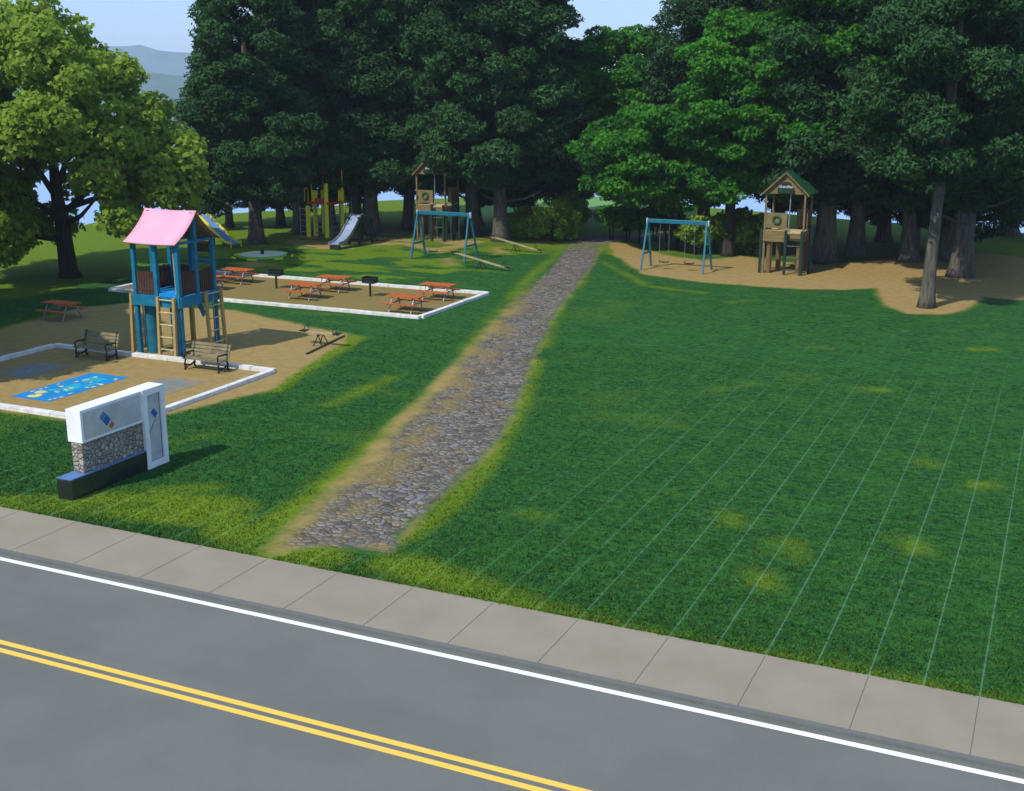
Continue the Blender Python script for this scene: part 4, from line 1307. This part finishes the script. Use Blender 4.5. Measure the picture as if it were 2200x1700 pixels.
for sx in (-.36, .36): mb.tube([(x + sx, 74.55, 0), (x + sx, 73.6, 2.0), (x + sx, 73.3, 2.6)], .035, 6)
for k in range(6): zz = .25 + k * .33; mb.tube([(x - .36, 74.55 - zz * .475, zz), (x + .36, 74.55 - zz * .475, zz)], .025, 6)
mb.build('ladder', M['dark_green'], rt)

# ------------------------------------------------------------------ yellow climbing frame
rt = empty('climbing_frame', (-50.3, 76.0, 0), 'yellow and orange climbing frame with ladders under the pines', 'climbing frame')
PZ2 = 2.6
for (x, y, h, r_) in ((-51.12, 74.91, 2.28, .16), (-51.15, 77.0, 3.35, .17), (-49.6, 75.07, 3.95, .16), (-49.5, 77.0, 3.3, .14), (-50.95, 75.6, 3.35, .17), (-49.1, 76.4, 3.45, .13)):
    mb = MB(); mb.cyl(x, y, -.1, h, r_, n=14); mb.build('post', M['yellow'], rt)
mb = MB(); mb.box(-51.25, -49.0, 74.95, 77.15, PZ2 - .18, PZ2); mb.box(-50.4, -49.7, 74.75, 74.95, PZ2 - .14, PZ2 + .28); mb.build('platform', M['orange'], rt)
mb = MB(); mb.box(-50.98, -50.5, 75.2, 75.3, PZ2, 3.4); mb.box(-49.3, -48.95, 76.2, 76.3, PZ2, 3.55); mb.build('panel', M['yellow'], rt)
mb = MB(); mb.tube([(-50.2, 76.0, 0), (-50.2, 76.0, 5.0)], .035, 8); mb.build('mast', M['galv'], rt)
for (cx_, cy_, zz, s_) in ((-50.1, 75.5, 4.95, .42), (-51.2, 75.6, 5.15, .26), (-48.9, 76.2, 5.1, .24)):
    vs = [(cx_ - s_, cy_ - s_, zz - .18), (cx_ + s_, cy_ - s_, zz - .18), (cx_ + s_, cy_ + s_, zz - .18), (cx_ - s_, cy_ + s_, zz - .18), (cx_, cy_, zz + .4)]
    MB().add(vs, [(3, 2, 1, 0), (0, 1, 4), (1, 2, 4), (2, 3, 4), (3, 0, 4)]).build('roof', M['orange'], rt)
for (cx_, cy_) in ((-51.2, 75.6), (-48.9, 76.2), (-50.1, 75.5)): MB().tube([(cx_, cy_, PZ2), (cx_, cy_, 4.85)], .04, 8).build('roof_post', M['yellow'], rt)
for (ax, ay, bx, by, h) in ((-51.95, 75.05, -51.35, 74.95, 2.2), (-50.45, 74.85, -49.75, 74.95, 2.6), (-49.35, 77.3, -48.7, 77.1, 2.9), (-50.95, 77.9, -50.3, 77.9, 2.6), (-49.4, 75.3, -48.95, 75.9, 2.6)):
    mb = MB(); mb.tube([(ax, ay, 0), (ax, ay, h)], .03, 6); mb.tube([(bx, by, 0), (bx, by, h)], .03, 6)
    for k in range(int(h / .42)): mb.tube([(ax, ay, .35 + k * .42), (bx, by, .35 + k * .42)], .022, 5)
    mb.build('ladder', M['galv'], rt)
for (cx_, cy_) in ((-51.2, 75.1), (-49.05, 76.6)):
    mb = MB(); mb.tube([(cx_, cy_, PZ2), (cx_, cy_, PZ2 + .8), (cx_ - .1, cy_, PZ2 + 1.0), (cx_ - .28, cy_, PZ2 + .95), (cx_ - .32, cy_, PZ2)], .03, 6); mb.build('handrail', M['yellow'], rt)

# ------------------------------------------------------------------ wooden towers
def make_wood_tower(ox, oy):
    """front left corner of the deck at (-16.3, 71.55) in the first one"""
    X_ = lambda v: v + ox + 16.3
    Y_ = lambda v: v + oy - 71.55
    rt = empty('wooden_tower', (X_(-15.15), Y_(72.6), 0))
    a, b, c, d = X_(-16.3), X_(-14.0), Y_(71.55), Y_(73.6)
    mid = X_(-14.95)
    for (x, y) in ((a + .28, c + .2), (b - .3, c + .55), (a + .5, d - .2), (b - .15, d - .2)):
        mb = MB(); mb.cyl(x, y, -.1, 1.95, .165, .15, n=12); mb.build('log_leg', M['log'], rt, smooth=False)
    for (x, y) in ((a, c), (b, c), (a, d), (b, d)):
        mb = MB(); mb.box(x - .055, x + .055, y - .055, y + .055, -.1, 4.82); mb.build('post', M['tan_wood'], rt)
    mb = MB(); mb.box(a + .08, b - .08, c + .02, d, 2.42, 2.5); mb.build('deck', M['pale_wood'], rt)
    mb = MB()
    for k in range(3): mb.box(a - .06, mid - .08, c - .13, c - .07, 1.92 + k * .222, 1.92 + k * .222 + .212)
    mb.build('front_board', M['tan_wood'], rt)
    mb = MB()
    for k in range(2): mb.box(mid + .08, b - .06, c + .02, c + .07, 2.02 + k * .225, 2.02 + k * .225 + .215)
    mb.box(b + .06, b + .11, c, d, 2.0, 2.45); mb.box(a, b, d + .06, d + .1, 2.0, 2.45)
    mb.build('side_board', M['tan_wood'], rt)
    mb = MB(); mb.box(a + .1, mid - .1, c - .06, c + .4, 2.5, 2.60); mb.box(mid + .12, b - .1, c + .08, c + .5, 2.5, 2.64); mb.build('counter', M['pale_wood'], rt)
    mb = MB(); mb.box(a + .06, mid - .05, c - .02, c + .03, 2.72, 3.62); pn = mb.build('panel', M['tan_wood'], rt)
    mb = MB(); n = 18; cx_, cz_ = a + .70, 3.2
    mb.tube([(cx_ + math.cos(2 * math.pi * k / n) * .22, c - .05, cz_ + math.sin(2 * math.pi * k / n) * .22) for k in range(n + 1)], .075, 7); mb.build('wreath', M['wreath'], pn)
    mb = MB(); mb.box(mid + .1, b - .06, d - .03, d + .03, 2.6, 3.7); mb.box(b - .02, b + .03, c + .9, d - .06, 2.6, 3.6); mb.build('back_panel', M['log'], rt)
    mb = MB(); mb.tube([(mid + .04, c + .1, 2.5), (mid + .08, c + .1, 4.8)], .04, 8); mb.build('pole', M['galv'], rt)
    # roof
    rx = (a + b) / 2
    mb = MB(); zE, zP = 4.74, 6.02
    mb.prism([(a - .02, c - .04, zE), (b + .02, c - .04, zE), (b + .02, c - .04, zE + .1), (rx, c - .04, zP - .12), (a - .02, c - .04, zE + .1)], 0, (0, .06, 0)); gb = mb.build('gable', M['tan_wood'], rt)
    mb = MB()
    pts = [(rx - .36, c - .052, 5.16)] + [(rx - .36 * math.cos(math.pi * k / 10), c - .052, 5.16 + .30 * math.sin(math.pi * k / 10)) for k in range(1, 10)] + [(rx + .36, c - .052, 5.16)]
    mb.prism(pts, 0, (0, .01, 0)); mb.build('arched_window', M['iron'], gb)
    mb = MB()
    for k in range(9): mb.beam((rx - .34 + k * .085, c - .062, 5.10), (rx - .34 + k * .085 + random.uniform(-.03, .03), c - .062, 5.20 + random.uniform(0, .06)), .03, .01, (0, 1, 0))
    mb.build('flower', M['white'], gb)
    mb = MB(); mb.box(rx - .46, rx + .46, c - .24, c - .045, 4.82, 5.10); mb.build('planter_box', M['dark_green'], gb)
    for s in (-1, 1):
        mb = MB(); o_ = rx + s * 1.42
        mb.prism([(rx, c - .22, zP), (o_, c - .22, zE - .06), (o_, c - .22, zE - .0 + .0), (rx, c - .22, zP + .07)], 0, (0, d - c + .55, 0)); mb.build('roof', M['roof_green'], rt)
        mb = MB(); mb.beam((rx, c - .235, zP - .03), (o_, c - .235, zE - .07), .03, .12, (0, 1, 0)) if False else mb.prism([(rx, c - .235, zP - .10), (o_, c - .235, zE - .15), (o_, c - .235, zE - .01), (rx, c - .235, zP + .04)], 0, (0, .012, 0))
        mb.build('barge_board', M['log'], rt)
    # dark green ladders and outer posts
    def lad(p, q, h, n, w=.11):
        mb = MB(); p, q = Vector(p), Vector(q)
        for k in (p, q): mb.beam(k + Vector((0, 0, -.05)), k + Vector((0, 0, h)), w, w, (0, 1, 0))
        o = mb.build('ladder', M['dark_green'], rt)
        for k in range(n):
            z = .3 + k * (h - .5) / (n - 1); MB().tube([p + Vector((0, 0, z)), q + Vector((0, 0, z))], .035, 6).build('rung', M['dark_green'], o)
    lad((mid - .02, c - .26, 0), (b - .02, c - .26, 0), 2.62, 4, .15)
    lad((b + .30, c + .75, 0), (b + .30, c + 1.35, 0), 2.9, 5, .17)
    mb = MB(); mb.box(a - .26, a - .12, c - .1, c + .04, -.1, 2.6); mb.box(a - .26, a - .12, c + .75, c + .9, -.1, 2.6); mb.build('outer_post', M['dark_green'], rt)
    return rt


wt = make_wood_tower(-16.3, 71.55); tag(wt, 'wooden play tower with green roof and wreath on the right hand sand', 'play tower', 'wooden play towers with gabled roofs')
w2_ = copy_tree(wt); w2_.location = wt.location + Vector((-26.6, 5.2, 0)); w2_['label'] = 'wooden play tower half hidden by pine boughs behind the left blue swing'

# ------------------------------------------------------------------ light, sky, haze
EL = R(48); shx, shy = .36, .933
L = Vector((shx * math.cos(EL), shy * math.cos(EL), -math.sin(EL)))
sun = bpy.data.lights.new('sun', 'SUN'); sun.energy = 3.3; sun.angle = R(.5); sun.color = (1.0, .95, .86)
so = bpy.data.objects.new('sun', sun); COL.objects.link(so); so.rotation_euler = L.to_track_quat('-Z', 'Y').to_euler(); so.location = (-30, -40, 80)
wd = bpy.data.worlds.new('World'); S.world = wd; wd.use_nodes = True
nt = wd.node_tree
sky = nt.nodes.new('ShaderNodeTexSky'); sky.sky_type = 'NISHITA'; sky.sun_disc = False
sky.sun_elevation = EL; sky.sun_rotation = math.atan2(-shx, -shy); sky.altitude = 50; sky.air_density = 1.0; sky.dust_density = 0.0; sky.ozone_density = 4.0
mxs = nt.nodes.new('ShaderNodeMix'); mxs.data_type = 'RGBA'; mxs.inputs[0].default_value = .72
nt.links.new(sky.outputs[0], mxs.inputs[6]); mxs.inputs[7].default_value = (1.9, 2.95, 5.2, 1)     # even pale blue summer sky
nt.links.new(mxs.outputs[2], nt.nodes['Background'].inputs[0]); nt.nodes['Background'].inputs[1].default_value = .15
# summer haze that pales the far hills and the water
mb = MB(); mb.box(-3200, 3200, -320, 3300, -48.5, 130); hz_ = mb.build('haze', bpy.data.materials.new('haze'))
hm = hz_.data.materials[0]; hm.use_nodes = True; ht_ = hm.node_tree
ht_.nodes.remove(ht_.nodes['Principled BSDF'])
pv = ht_.nodes.new('ShaderNodeVolumePrincipled'); pv.inputs['Color'].default_value = (.72, .84, .96, 1); pv.inputs['Density'].default_value = .00022; pv.inputs['Anisotropy'].default_value = 0.0
ht_.links.new(pv.outputs[0], ht_.nodes['Material Output'].inputs['Volume'])
hz_['kind'] = 'stuff'
S.view_settings.view_transform = 'Standard'; S.view_settings.look = 'None'; S.view_settings.gamma = 1; S.view_settings.exposure = 0.45
S.cycles.max_bounces = 6; S.cycles.transparent_max_bounces = 4
